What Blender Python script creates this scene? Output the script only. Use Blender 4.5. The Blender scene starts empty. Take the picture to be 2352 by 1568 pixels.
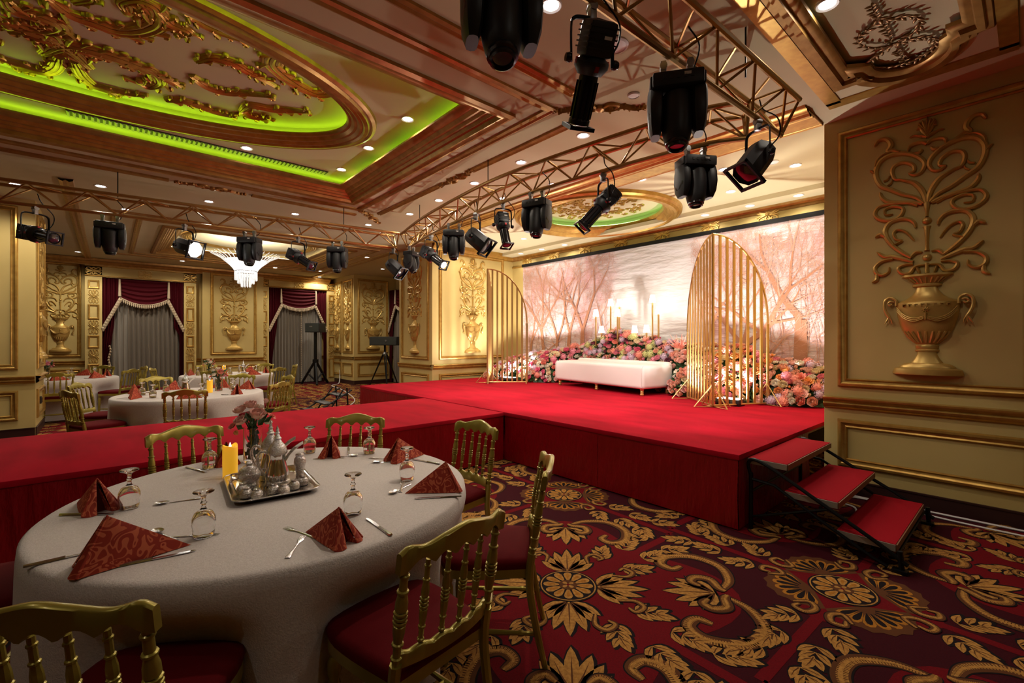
import bpy, bmesh, math, random
import numpy as np
from mathutils import Vector, Matrix, Euler

R = math.radians
random.seed(11)
sc = bpy.context.scene
col = sc.collection

# ------------------------------------------------------------------ camera
# world axes: X runs along the runway towards the stage, Y runs along the stage front, Z up
cam_d = bpy.data.cameras.new('camera')
cam_d.sensor_width = 36.0
cam_d.lens = 36.0 * 1050 / 2352
cam_d.shift_y = -4 / 2352
cam_d.clip_start = 0.02
cam = bpy.data.objects.new('camera', cam_d)
col.objects.link(cam)
cam.location = (0, 0, 1.5)
cam.rotation_euler = (R(90), 0, -math.atan2(1050, 1194))
sc.camera = cam

# ------------------------------------------------------------------ world + exposure
w = bpy.data.worlds.new('world')
sc.world = w
w.use_nodes = True
w.node_tree.nodes['Background'].inputs[0].default_value = (1.0, 0.72, 0.45, 1)
w.node_tree.nodes['Background'].inputs[1].default_value = 0.02
sc.view_settings.view_transform = 'Standard'
sc.view_settings.look = 'None'
sc.view_settings.gamma = 1
sc.view_settings.use_curve_mapping = False
sc.view_settings.exposure = 0.42
CY = sc.cycles
CY.max_bounces = 7
CY.diffuse_bounces = 4
CY.glossy_bounces = 4
CY.transmission_bounces = 7
CY.transparent_max_bounces = 8
CY.sample_clamp_indirect = 4.0
CY.caustics_reflective = False
CY.caustics_refractive = False

DOWN_W = 32.0          # one ceiling downlight
CEIL = 3.68
STG = 0.60


def light(name, kind, loc, energy, color=(1, .9, .78), size=.05, target=None, angle=100, blend=.6):
    d = bpy.data.lights.new(name, kind)
    d.energy = energy
    d.color = color
    d.shadow_soft_size = size
    if kind == 'SPOT':
        d.spot_size = R(angle)
        d.spot_blend = blend
    o = bpy.data.objects.new(name, d)
    col.objects.link(o)
    o.location = loc
    if target is not None:
        o.rotation_euler = (Vector(target) - Vector(loc)).to_track_quat('-Z', 'Y').to_euler()
    return o


# ------------------------------------------------------------------ materials
MT = {}


def mat(name, c, rough=.5, metal=0.0, emit=None, es=0.0, trans=0.0, coat=0.0, sheen=0.0, noise=None, bump=None, alpha=1.0,
        spec=.5, ior=1.45, sss=0.0, stretch=(1, 1, 1)):
    """noise=(scale, colour2, lo, hi) mixes a second colour; bump=(scale, strength, distance)"""
    if name in MT:
        return MT[name]
    m = bpy.data.materials.new(name)
    m.use_nodes = True
    nt = m.node_tree
    p = nt.nodes['Principled BSDF']
    p.inputs['Base Color'].default_value = (*c, 1)
    p.inputs['Roughness'].default_value = rough
    p.inputs['Metallic'].default_value = metal
    p.inputs['Specular IOR Level'].default_value = spec
    p.inputs['IOR'].default_value = ior
    p.inputs['Transmission Weight'].default_value = trans
    p.inputs['Coat Weight'].default_value = coat
    p.inputs['Coat Roughness'].default_value = .12
    p.inputs['Sheen Weight'].default_value = sheen
    p.inputs['Alpha'].default_value = alpha
    p.inputs['Subsurface Weight'].default_value = sss
    if emit:
        p.inputs['Emission Color'].default_value = (*emit, 1)
        p.inputs['Emission Strength'].default_value = es
    if noise or bump:
        tc = nt.nodes.new('ShaderNodeTexCoord')
        mp = nt.nodes.new('ShaderNodeMapping')
        mp.inputs['Scale'].default_value = stretch
        nt.links.new(tc.outputs['Object'], mp.inputs['Vector'])
    if noise:
        n = nt.nodes.new('ShaderNodeTexNoise')
        n.inputs['Scale'].default_value = noise[0]
        n.inputs['Detail'].default_value = 4
        nt.links.new(mp.outputs[0], n.inputs['Vector'])
        rp = nt.nodes.new('ShaderNodeValToRGB')
        rp.color_ramp.elements[0].position = noise[2]
        rp.color_ramp.elements[1].position = noise[3]
        rp.color_ramp.elements[0].color = (*c, 1)
        rp.color_ramp.elements[1].color = (*noise[1], 1)
        nt.links.new(n.outputs['Fac'], rp.inputs[0])
        nt.links.new(rp.outputs[0], p.inputs['Base Color'])
    if bump:
        n2 = nt.nodes.new('ShaderNodeTexNoise')
        n2.inputs['Scale'].default_value = bump[0]
        n2.inputs['Detail'].default_value = 5
        nt.links.new(mp.outputs[0], n2.inputs['Vector'])
        b = nt.nodes.new('ShaderNodeBump')
        b.inputs['Strength'].default_value = bump[1]
        b.inputs['Distance'].default_value = bump[2]
        nt.links.new(n2.outputs['Fac'], b.inputs['Height'])
        nt.links.new(b.outputs[0], p.inputs['Normal'])
    MT[name] = m
    return m


mat('cream', (.60, .455, .175), .6, spec=.3, noise=(1.3, (.53, .395, .14), .35, .7), bump=(180, .08, .002))
mat('ceiling', (.59, .52, .33), .85, noise=(.8, (.54, .47, .29), .35, .7), spec=.12)
mat('gold', (.56, .345, .085), .34, .65, noise=(14, (.42, .23, .05), .35, .75), bump=(60, .08, .002))
mat('gold_dark', (.45, .255, .075), .36, .55, noise=(11, (.30, .15, .04), .35, .75))
mat('gold_relief', (.64, .43, .13), .36, .5, noise=(9, (.52, .32, .08), .35, .75))
mat('gold_wreath', (.34, .22, .10), .36, .6, noise=(9, (.20, .11, .045), .35, .75))
mat('carpet_maroon', (.045, .002, .006), .95, bump=(420, .5, .003), noise=(120, (.032, .002, .005), .4, .7), spec=.15)
mat('carpet_red', (.15, .002, .006), .95, bump=(420, .5, .003), noise=(120, (.11, .002, .005), .4, .7), spec=.15)
mat('carpet_black', (.010, .006, .007), .95, spec=.15)
mat('carpet_gold', (.50, .25, .06), .95, bump=(420, .5, .003), noise=(60, (.30, .13, .03), .35, .7), spec=.15)
mat('carpet_amber', (.42, .17, .02), .95, noise=(60, (.30, .11, .015), .35, .7), spec=.15)
mat('carpet_brown', (.10, .035, .012), .95, spec=.15)
mat('stage_red', (.42, .003, .017), .95, noise=(2.2, (.29, .002, .011), .38, .72), bump=(300, .35, .004), stretch=(2.2, .7, 1), spec=.15)
mat('skirt_red', (.25, .001, .006), .33, bump=(6, .55, .04), stretch=(3, 3, .8))
mat('tread_red', (.34, .004, .012), .9, bump=(300, .4, .003), spec=.15)
mat('tread_edge', (.30, .25, .20), .5, .3)
mat('tread_wood', (.22, .09, .045), .5)
mat('black_metal', (.012, .012, .013), .38, .6)
mat('black_body', (.016, .016, .018), .45, bump=(200, .05, .002))
mat('black_gloss', (.012, .012, .014), .18)
mat('grey_metal', (.35, .35, .36), .35, .9)
mat('lens_dark', (.02, .025, .04), .05, coat=1.0)
mat('lens_lit', (1, 1, 1), .3, emit=(1, .96, .9), es=18)
mat('red_metal', (.35, .02, .02), .4, .4)
mat('truss_gold', (.46, .27, .09), .33, .8)
mat('chair_gold', (.37, .295, .05), .33, .5, coat=.35, noise=(6, (.30, .235, .035), .35, .7))
mat('seat_red', (.11, .002, .004), .85, bump=(300, .2, .002), spec=.15)
mat('cloth_white', (.68, .61, .57), .8, sheen=.25, bump=(170, .55, .004), noise=(90, (.60, .53, .49), .35, .7), spec=.15)
mat('napkin_slit_shade', (.085, .010, .008), .8, spec=.15)
mat('silver', (.80, .79, .77), .12, 1.0)
mat('silver_chased', (.66, .65, .63), .17, 1.0, bump=(150, .9, .006))
mat('steel', (.62, .62, .63), .2, 1.0)
mat('glass', (1, 1, 1), 0.0, trans=1.0, ior=1.45)
mat('candle', (.80, .52, .06), .5, emit=(1, .46, .02), es=.35, sss=.2)
mat('stem_green', (.035, .10, .03), .5)
mat('leaf_green', (.022, .07, .020), .5, noise=(20, (.06, .14, .04), .4, .7))
mat('led_green', (.6, 1, .1), .5, emit=(.52, 1.0, .03), es=8.5)
mat('led_mint', (.6, 1, .1), .5, emit=(.45, 1.0, .30), es=6)
mat('led_warm', (1, .9, .7), .5, emit=(1, .86, .55), es=5)
mat('down_lens', (1, 1, 1), .3, emit=(1, .96, .92), es=22)
mat('down_trim', (.75, .72, .68), .4)
mat('grille_dark', (.03, .035, .03), .6)
mat('grille_slat', (.42, .40, .34), .45, .3)
mat('curtain_red', (.05, .001, .004), .7, spec=.15)
mat('curtain_beige', (.165, .135, .10), .85, sheen=.3, spec=.15)
mat('curtain_sheer', (.25, .225, .19), .85, sheen=.3, spec=.15)
mat('fringe', (.46, .36, .24), .7)
mat('bench_white', (.74, .66, .62), .55, bump=(40, .06, .004))
mat('arch_gold', (.52, .31, .11), .32, .75)
mat('lamp_shade', (.9, .88, .85), .6, emit=(1, .93, .82), es=2.4)
mat('print_tree', (.42, .19, .11), .35)
mat('print_twig', (.52, .29, .21), .35)
mat('white_plastic', (.72, .70, .68), .45)
mat('crystal', (.8, .8, .8), .1, trans=.6, ior=1.5, emit=(1, .97, .92), es=.22)
mat('crown_lit', (.5, .5, .5), .4, emit=(1, .97, .92), es=1.0)
mat('socket_dark', (.03, .02, .015), .6)
mat('dark_void', (.02, .012, .008), .9)
mat('base_dark', (.035, .010, .008), .45)


def swirl_mat(name, c1, c2, scale):
    """damask scrolls: thin bands of a strongly distorted noise"""
    m = bpy.data.materials.new(name)
    m.use_nodes = True
    nt = m.node_tree
    L = nt.links
    p = nt.nodes['Principled BSDF']
    p.inputs['Roughness'].default_value = .65
    p.inputs['Specular IOR Level'].default_value = .25
    tc = nt.nodes.new('ShaderNodeTexCoord')
    n = nt.nodes.new('ShaderNodeTexNoise')
    n.inputs['Scale'].default_value = scale
    n.inputs['Detail'].default_value = 0
    n.inputs['Distortion'].default_value = 2.6
    s = nt.nodes.new('ShaderNodeMath')
    s.operation = 'MULTIPLY'
    s.inputs[1].default_value = 20
    sn = nt.nodes.new('ShaderNodeMath')
    sn.operation = 'SINE'
    rp = nt.nodes.new('ShaderNodeValToRGB')
    rp.color_ramp.elements[0].position = .35
    rp.color_ramp.elements[1].position = .6
    rp.color_ramp.elements[0].color = (*c1, 1)
    rp.color_ramp.elements[1].color = (*c2, 1)
    L.new(tc.outputs['Object'], n.inputs['Vector'])
    L.new(n.outputs['Fac'], s.inputs[0])
    L.new(s.outputs[0], sn.inputs[0])
    L.new(sn.outputs[0], rp.inputs[0])
    L.new(rp.outputs[0], p.inputs['Base Color'])
    MT[name] = m


swirl_mat('napkin', (.32, .030, .014), (.58, .13, .058), 15)


def backdrop_mat():
    """printed vinyl: blush and grey mottling with salmon speckle either side, plain silvery middle, creased"""
    m = bpy.data.materials.new('backdrop_print')
    m.use_nodes = True
    nt = m.node_tree
    L = nt.links
    p = nt.nodes['Principled BSDF']
    p.inputs['Roughness'].default_value = .27

    def node(t, **kw):
        n = nt.nodes.new(t)
        for k, v in kw.items():
            n.inputs[k].default_value = v
        return n

    def ramp(src, stops):
        r = nt.nodes.new('ShaderNodeValToRGB')
        e = r.color_ramp.elements
        e[0].position, e[0].color = stops[0][0], (*stops[0][1], 1)
        e[1].position, e[1].color = stops[-1][0], (*stops[-1][1], 1)
        for q, c in stops[1:-1]:
            e.new(q).color = (*c, 1)
        L.new(src, r.inputs[0])
        return r

    def mix(a, b, f):
        x = nt.nodes.new('ShaderNodeMix')
        x.data_type = 'RGBA'
        L.new(f, x.inputs['Factor'])
        L.new(a, x.inputs[6])
        L.new(b, x.inputs[7])
        return x.outputs[2]
    tc = nt.nodes.new('ShaderNodeTexCoord')
    mp = node('ShaderNodeMapping', Scale=(.8, 1, .55))
    L.new(tc.outputs['Object'], mp.inputs['Vector'])
    n1 = node('ShaderNodeTexNoise', Scale=2.2, Detail=5.0, Roughness=.6)
    L.new(mp.outputs[0], n1.inputs['Vector'])
    base = ramp(n1.outputs['Fac'], [(.34, (.56, .53, .54)), (.50, (.64, .51, .52)), (.64, (.64, .37, .39))])
    n2 = node('ShaderNodeTexNoise', Scale=11.0, Detail=4.0, Roughness=.7, Distortion=1.5)
    L.new(tc.outputs['Object'], n2.inputs['Vector'])
    sp = ramp(n2.outputs['Fac'], [(.50, (0, 0, 0)), (.62, (.38, .38, .38))])
    salmon = nt.nodes.new('ShaderNodeRGB')
    salmon.outputs[0].default_value = (.50, .26, .18, 1)
    c1 = mix(base.outputs[0], salmon.outputs[0], sp.outputs[0])
    sx = nt.nodes.new('ShaderNodeSeparateXYZ')
    L.new(tc.outputs['Object'], sx.inputs[0])
    mr = node('ShaderNodeMapRange', **{'From Min': 2.3, 'From Max': 4.9})
    L.new(sx.outputs['X'], mr.inputs['Value'])
    mid = ramp(mr.outputs[0], [(.0, (0, 0, 0)), (.30, (1, 1, 1)), (.72, (1, 1, 1)), (1.0, (0, 0, 0))])
    silver = nt.nodes.new('ShaderNodeRGB')
    silver.outputs[0].default_value = (.66, .63, .62, 1)
    c2 = mix(c1, silver.outputs[0], mid.outputs[0])
    L.new(c2, p.inputs['Base Color'])
    mp2 = node('ShaderNodeMapping', Rotation=(0, R(38), 0), Scale=(1.0, 1, 4.0))
    n3 = node('ShaderNodeTexNoise', Scale=1.7, Detail=4.0)
    b = node('ShaderNodeBump', Strength=.7, Distance=.07)
    L.new(tc.outputs['Object'], mp2.inputs['Vector'])
    L.new(mp2.outputs[0], n3.inputs['Vector'])
    L.new(n3.outputs['Fac'], b.inputs['Height'])
    L.new(b.outputs[0], p.inputs['Normal'])
    MT['backdrop'] = m


backdrop_mat()


# ------------------------------------------------------------------ mesh helpers
def spline(pts, n=8, closed=False):
    """Catmull-Rom through pts (tuples of any dimension), n samples per span"""
    P = [np.array(p, float) for p in pts]
    if len(P) < 3:
        return [tuple(P[0] + (P[-1] - P[0]) * i / n) for i in range(n + 1)]
    out = []
    m = len(P)
    rng = range(m if closed else m - 1)
    for i in rng:
        if closed:
            a, b, c, d = P[(i - 1) % m], P[i], P[(i + 1) % m], P[(i + 2) % m]
        else:
            b, c = P[i], P[i + 1]
            a = P[i - 1] if i > 0 else 2 * b - c
            d = P[i + 2] if i + 2 < m else 2 * c - b
        for j in range(n):
            t = j / n
            out.append(tuple(.5 * (2 * b + (c - a) * t + (2 * a - 5 * b + 4 * c - d) * t * t + (3 * b - a - 3 * c + d) * t ** 3)))
    if not closed:
        out.append(tuple(P[-1]))
    return out


class MB:
    def __init__(s):
        s.v, s.f, s.mi = [], [], []
        s.cur = 0

    def add(s, vs, fs, xf=None):
        o = len(s.v)
        if xf is not None:
            vs = [tuple(xf @ Vector(v)) for v in vs]
        s.v.extend(tuple(map(float, v)) for v in vs)
        s.f.extend(tuple(i + o for i in f) for f in fs)
        s.mi.extend([s.cur] * len(fs))
        return s

    def box(s, x0, x1, y0, y1, z0, z1, xf=None):
        vs = [(x, y, z) for z in (z0, z1) for y in (y0, y1) for x in (x0, x1)]
        return s.add(vs, [(0, 2, 3, 1), (4, 5, 7, 6), (0, 1, 5, 4), (2, 6, 7, 3), (0, 4, 6, 2), (1, 3, 7, 5)], xf)

    def cbox(s, x0, x1, y0, y1, z0, z1, c=.01, xf=None):
        """box with chamfered edges"""
        bm = bmesh.new()
        bmesh.ops.create_cube(bm, size=1)
        for v in bm.verts:
            v.co = Vector(((x0 + x1) / 2 + v.co.x * (x1 - x0), (y0 + y1) / 2 + v.co.y * (y1 - y0), (z0 + z1) / 2 + v.co.z * (z1 - z0)))
        bmesh.ops.bevel(bm, geom=bm.edges[:], offset=c, segments=2, affect='EDGES', profile=.6)
        bm.verts.index_update()
        s.add([v.co[:] for v in bm.verts], [[v.index for v in f.verts] for f in bm.faces], xf)
        bm.free()
        return s

    def tube(s, pts, r, seg=8, closed=False, cap=True, xf=None, sy=1.0):
        P = [Vector(p) for p in pts]
        n = len(P)
        rr = [r] * n if not hasattr(r, '__len__') else list(r)
        T = []
        for i in range(n):
            a = P[i - 1] if (i > 0 or closed) else P[i]
            b = P[(i + 1) % n] if (i < n - 1 or closed) else P[i]
            t = (b - a)
            T.append(t.normalized() if t.length > 1e-9 else Vector((0, 0, 1)))
        u = T[0].orthogonal().normalized()
        if abs(T[0].z) < .99:
            u = T[0].cross(Vector((0, 0, 1))).normalized()
        vs, fs = [], []
        for i in range(n):
            u = (u - T[i] * u.dot(T[i]))
            u = u.normalized() if u.length > 1e-6 else T[i].orthogonal().normalized()
            w_ = T[i].cross(u)
            for k in range(seg):
                a = 2 * math.pi * k / seg
                vs.append(P[i] + (u * math.cos(a) + w_ * (math.sin(a) * sy)) * rr[i])
        m = n if closed else n - 1
        for i in range(m):
            for k in range(seg):
                a, b = i * seg + k, i * seg + (k + 1) % seg
                c, d = ((i + 1) % n) * seg + (k + 1) % seg, ((i + 1) % n) * seg + k
                fs.append((a, b, c, d))
        if cap and not closed:
            fs.append(tuple(range(seg))[::-1])
            fs.append(tuple((n - 1) * seg + k for k in range(seg)))
        return s.add(vs, fs, xf)

    def lathe(s, prof, seg=16, xf=None, sx=1.0, sy=1.0, a0=0.0, a1=360.0, cap=True):
        full = abs(a1 - a0) > 359.9
        k = seg if full else seg + 1
        vs, fs = [], []
        for r, z in prof:
            for i in range(k):
                a = R(a0 + (a1 - a0) * i / seg)
                vs.append((r * math.cos(a) * sx, r * math.sin(a) * sy, z))
        for j in range(len(prof) - 1):
            for i in range(seg):
                i2 = (i + 1) % k
                fs.append((j * k + i, j * k + i2, (j + 1) * k + i2, (j + 1) * k + i))
        if cap and full:
            fs.append(tuple(range(k))[::-1])
            fs.append(tuple((len(prof) - 1) * k + i for i in range(k)))
        return s.add(vs, fs, xf)

    def prism(s, poly, z0, z1, xf=None):
        n = len(poly)
        vs = [(x, y, z0) for x, y in poly] + [(x, y, z1) for x, y in poly]
        fs = [tuple(range(n))[::-1], tuple(range(n, 2 * n))] + [(i, (i + 1) % n, n + (i + 1) % n, n + i) for i in range(n)]
        return s.add(vs, fs, xf)

    def flat(s, poly, z, xf=None):
        return s.add([(x, y, z) for x, y in poly], [tuple(range(len(poly)))], xf)

    def strip(s, path, widths, z, xf=None):
        """flat tapered band along a 2-D path"""
        P = [Vector((p[0], p[1])) for p in path]
        n = len(P)
        vs, fs = [], []
        for i in range(n):
            t = (P[min(i + 1, n - 1)] - P[max(i - 1, 0)])
            t = t.normalized() if t.length > 1e-9 else Vector((1, 0))
            q = Vector((-t.y, t.x)) * (widths[i] if hasattr(widths, '__len__') else widths)
            vs += [(P[i].x + q.x, P[i].y + q.y, z), (P[i].x - q.x, P[i].y - q.y, z)]
        fs = [(2 * i, 2 * i + 1, 2 * i + 3, 2 * i + 2) for i in range(n - 1)]
        return s.add(vs, fs, xf)

    def relief(s, path, widths, h, xf=None, k=5):
        """rounded raised band along a 2-D path, standing h proud of z=0"""
        P = [Vector((p[0], p[1])) for p in path]
        n = len(P)
        vs, fs = [], []
        for i in range(n):
            t = (P[min(i + 1, n - 1)] - P[max(i - 1, 0)])
            t = t.normalized() if t.length > 1e-9 else Vector((1, 0))
            q = Vector((-t.y, t.x))
            wd = widths[i] if hasattr(widths, '__len__') else widths
            hh = h * min(1.0, wd / .006 if wd < .006 else 1.0)
            for j in range(k):
                a = math.pi * j / (k - 1)
                vs.append((P[i].x + q.x * wd * math.cos(a), P[i].y + q.y * wd * math.cos(a), hh * math.sin(a)))
        for i in range(n - 1):
            for j in range(k - 1):
                fs.append((i * k + j, (i + 1) * k + j, (i + 1) * k + j + 1, i * k + j + 1))
        fs.append(tuple(range(k)))
        fs.append(tuple((n - 1) * k + j for j in range(k))[::-1])
        return s.add(vs, fs, xf)

    def sweep(s, path, prof, closed=True, xf=None):
        """profile (n, z) carried along a 2-D path; n is measured to the left of travel, corners mitred"""
        P = [Vector(p) for p in path]
        n, m = len(P), len(prof)
        vs, fs = [], []
        for i in range(n):
            a = P[i - 1] if (i > 0 or closed) else None
            b = P[(i + 1) % n] if (i < n - 1 or closed) else None
            d0 = (P[i] - a).normalized() if a is not None else (b - P[i]).normalized()
            d1 = (b - P[i]).normalized() if b is not None else d0
            n0, n1 = Vector((-d0.y, d0.x)), Vector((-d1.y, d1.x))
            bi = (n0 + n1)
            bi = bi.normalized() if bi.length > 1e-6 else n0
            k = 1.0 / max(.3, bi.dot(n0))
            for q, z in prof:
                vs.append((P[i].x + bi.x * q * k, P[i].y + bi.y * q * k, z))
        for i in range(n if closed else n - 1):
            for j in range(m - 1):
                a, b = i * m + j, ((i + 1) % n) * m + j
                fs.append((a, b, b + 1, a + 1))
        return s.add(vs, fs, xf)

    def grid(s, fn, nu, nv, closed_u=False, xf=None):
        vs = [fn(i / nu, j / nv) for j in range(nv + 1) for i in range(nu if closed_u else nu + 1)]
        w_ = nu if closed_u else nu + 1
        fs = []
        for j in range(nv):
            for i in range(nu):
                i2 = (i + 1) % w_
                fs.append((j * w_ + i, j * w_ + i2, (j + 1) * w_ + i2, (j + 1) * w_ + i))
        return s.add(vs, fs, xf)

    def mesh(s, name, mats, smooth=True, ang=38):
        me = bpy.data.meshes.new(name)
        me.from_pydata(s.v, [], s.f)
        for m in (mats if isinstance(mats, (list, tuple)) else [mats]):
            me.materials.append(MT[m])
        if len(set(s.mi)) > 1:
            me.polygons.foreach_set('material_index', s.mi)
        if smooth:
            me.shade_smooth()
            me.set_sharp_from_angle(angle=R(ang))
        me.update()
        return me

    def build(s, name, mats, parent=None, loc=None, rot=None, smooth=True, ang=38):
        return place(name, s.mesh(name, mats, smooth, ang), parent, loc, rot)


def place(name, me, parent=None, loc=None, rot=None, scale=None, material=None):
    o = bpy.data.objects.new(name, me)
    col.objects.link(o)
    if parent is not None:
        o.parent = parent
    if loc is not None:
        o.location = loc
    if rot is not None:
        o.rotation_euler = rot
    if scale is not None:
        o.scale = scale
    if material is not None:
        o.material_slots[0].link = 'OBJECT'
        o.material_slots[0].material = MT[material]
    return o


def tag(o, label=None, cat=None, group=None, kind=None):
    if label:
        o['label'] = label
    if cat:
        o['category'] = cat
    if group:
        o['group'] = group
    if kind:
        o['kind'] = kind
    return o


def thing(name, label, cat, loc=(0, 0, 0), rotz=0.0, group=None):
    o = bpy.data.objects.new(name, None)
    o.empty_display_size = .1
    col.objects.link(o)
    o.location = loc
    o.rotation_euler = (0, 0, rotz)
    return tag(o, label, cat, group)


def dup(root, loc=None, rotz=None, label=None, group=None, scale=None):
    def cp(o, parent):
        c = o.copy()
        col.objects.link(c)
        c.parent = parent
        for ch in list(o.children):
            cp(ch, c)
        return c
    r = cp(root, None)
    if loc is not None:
        r.location = loc
    if rotz is not None:
        r.rotation_euler = (0, 0, rotz)
    if scale is not None:
        r.scale = (scale,) * 3
    if label:
        r['label'] = label
    if group:
        r['group'] = group
    return r


def aim(o, d):
    """turn an object's local -Z to direction d"""
    o.rotation_euler = Vector(d).to_track_quat('-Z', 'Y').to_euler()


# wall-local mapping: 2-D (x, height) + proud distance -> local (x, -proud, height)
WXF = Matrix(((1, 0, 0, 0), (0, 0, -1, 0), (0, 1, 0, 0), (0, 0, 0, 1)))
# ================================================================== SETTING: walls
FRAME = [(0, 0), (0, .014), (.012, .030), (.030, .034), (.046, .020), (.060, .016), (.072, .024), (.082, .012), (.082, 0)]
FRAME_S = [(0, 0), (0, .012), (.014, .026), (.034, .022), (.046, .010), (.046, 0)]
RAIL = [(0, 0), (.022, .010), (.040, .030), (.046, .050), (.030, .066), (.052, .084), (.060, .100), (.060, .112), (0, .118)]
CORNICE = [(0, 0), (.02, .0), (.03, .03), (.07, .05), (.09, .09), (.16, .11), (.17, .15), (.17, .17), (0, .17)]


def rect(x0, x1, y0, y1):
    return [(x0, y0), (x1, y0), (x1, y1), (x0, y1)]


URN_CURVES = [   # one half of the flower scrollwork: (curve, widest half width)
    (((-.019, 1.523), (-.077, 1.588), (-.163, 1.634), (-.244, 1.695), (-.319, 1.751), (-.358, 1.847), (-.353, 1.932), (-.311, 1.995), (-.236, 2.02), (-.155, 2.006), (-.084, 1.969), (-.03, 1.912), (-.014, 1.857), (-.038, 1.802), (-.084, 1.79), (-.123, 1.816)), .016),
    (((-.123, 1.813), (-.084, 1.831), (-.092, 1.879), (-.131, 1.913), (-.179, 1.927), (-.224, 1.906), (-.24, 1.858), (-.22, 1.789), (-.171, 1.771), (-.116, 1.731)), .013),
    (((-.03, 1.518), (-.092, 1.545), (-.187, 1.565), (-.269, 1.59), (-.315, 1.643), (-.326, 1.691)), .015),
    (((-.061, 1.512), (-.131, 1.549), (-.244, 1.563), (-.328, 1.56), (-.366, 1.504), (-.341, 1.45), (-.277, 1.417), (-.203, 1.423), (-.163, 1.472), (-.171, 1.516), (-.236, 1.54), (-.29, 1.52), (-.282, 1.471), (-.232, 1.471)), .012),
    (((-.006, 1.521), (-.015, 1.583), (-.038, 1.65), (-.077, 1.711), (-.116, 1.741), (-.179, 1.773)), .016),
    (((0, 2.04), (-.03, 2.067), (-.077, 2.069), (-.116, 2.051), (-.127, 2.008)), .013),
    (((-.03, 2.004), (-.05, 1.981), (-.084, 1.988)), .012),
    (((-.187, 2.026), (-.236, 2.057), (-.269, 2.062), (-.248, 2.103), (-.257, 2.148), (-.294, 2.184), (-.341, 2.181), (-.366, 2.135)), .016),
    (((-.362, 1.94), (-.349, 1.995), (-.307, 2.036), (-.244, 2.044)), .010),
    (((-.104, 1.048), (-.163, 1.098), (-.228, 1.17), (-.277, 1.252), (-.29, 1.329), (-.253, 1.396), (-.187, 1.415), (-.123, 1.4), (-.084, 1.358), (-.073, 1.315)), .015),
    (((-.232, 1.181), (-.171, 1.213), (-.208, 1.23), (-.228, 1.286), (-.203, 1.318), (-.155, 1.299), (-.116, 1.256), (-.084, 1.199)), .010),
    (((-.29, 1.27), (-.324, 1.297), (-.362, 1.275)), .014),
    (((-.092, 1.01), (-.163, 1.046), (-.236, 1.076), (-.294, 1.084), (-.349, 1.135)), .015),
    (((-.232, 1.057), (-.311, 1.044), (-.362, .996), (-.358, .942), (-.311, .913), (-.265, .94), (-.259, .984)), .012),
    (((-.349, .93), (-.353, .877), (-.388, .853)), .013),
    (((-.092, .993), (-.147, .992), (-.194, .966), (-.171, .916), (-.116, .913), (-.084, .961), (-.046, .974), (-.008, .974)), .011),
    (((-.108, 1.054), (-.073, 1.093), (-.03, 1.091)), .011),
    (((-.065, .956), (-.046, .896)), .009),
    (((-.358, 1.863), (-.384, 1.903), (-.405, 1.916)), .009),
    (((0, 2.1), (-.03, 2.121), (-.061, 2.136)), .010), (((0, 2.105), (-.03, 2.166), (-.061, 2.228)), .010),
    (((0, 2.115), (-.019, 2.213), (-.03, 2.258)), .010), (((-.03, 2.11), (-.077, 2.141), (-.116, 2.135)), .008),
    (((-.012, 2.14), (-.04, 2.19), (-.07, 2.19)), .008), (((-.01, 2.17), (-.045, 2.225), (-.05, 2.25)), .008),
    (((-.30, 1.79), (-.27, 1.80), (-.255, 1.83)), .008), (((-.27, 1.74), (-.245, 1.76), (-.235, 1.79)), .007),
]
mb = MB()
for c, wd in URN_CURVES:
    for sgn in (1, -1):
        pts = spline([(x * sgn, z) for x, z in c], 4)
        n = len(pts)
        wid = [1.55 * wd * (.45 + .55 * math.sin(math.pi * (.15 + .8 * i / (n - 1)))) * (1 if i < n - 1 else .5) for i in range(n)]
        mb.relief(pts, wid, .030, WXF)
mb.relief([(0, 2.1), (0, 2.2), (0, 2.293)], [.012, .012, .004], .03, WXF)
mb.relief([(0, 1.10), (0, 1.12), (0, 1.20), (0, 1.29), (0, 1.315)], [.020, .014, .014, .020, .030], .034, WXF)
mb.relief([(0, .90), (0, .99)], [.016, .016], .03, WXF)
mb.relief([(0, 1.40), (0, 1.44), (0, 1.50), (0, 1.53)], [.012, .012, .024, .03], .03, WXF)
for zc in (1.04, 1.365):
    mb.lathe([(.034 * math.cos(a), .034 * math.sin(a)) for a in [R(t) for t in range(0, 91, 18)]], 12, WXF @ Matrix.Translation((0, zc, 0)))
SCROLL_ME = mb.mesh('scrollwork', 'gold_relief')

mb = MB()


def half_lathe(mb, prof, depth=.42, seg=18):
    mb.lathe([(r, z) for r, z in prof], seg, None, 1.0, depth, 180, 360)


half_lathe(mb, [(.0, .0), (.235, .0), (.238, .012), (.225, .05), (.19, .062), (.185, .075), (.15, .10), (.11, .105), (.085, .14), (.068, .18), (.066, .205),
                (.080, .208), (.082, .222), (.070, .228), (.078, .236), (.080, .262), (.070, .268)])
half_lathe(mb, [(.070, .268), (.105, .30), (.140, .35), (.165, .39), (.172, .40), (.190, .46), (.205, .53), (.213, .60), (.214, .64), (.206, .645),
                (.200, .65), (.150, .67), (.105, .705), (.080, .74), (.070, .775), (.098, .785), (.10, .80), (.085, .808), (.10, .83), (.135, .858), (.172, .875), (.170, .892), (.0, .895)])
for k in range(9):      # gadroons at the foot of the bowl, flutes under the rim
    a = R(200 + 140 * k / 8)
    mb.tube([(math.cos(a) * r, math.sin(a) * r * .42 - .002, z) for r, z in ((.085, .285), (.128, .335), (.160, .385))], [.008, .014, .010], 6)
    mb.tube([(math.cos(a) * r, math.sin(a) * r * .42 - .002, z) for r, z in ((.092, .815), (.118, .842), (.142, .86))], [.006, .008, .006], 5)
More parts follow.
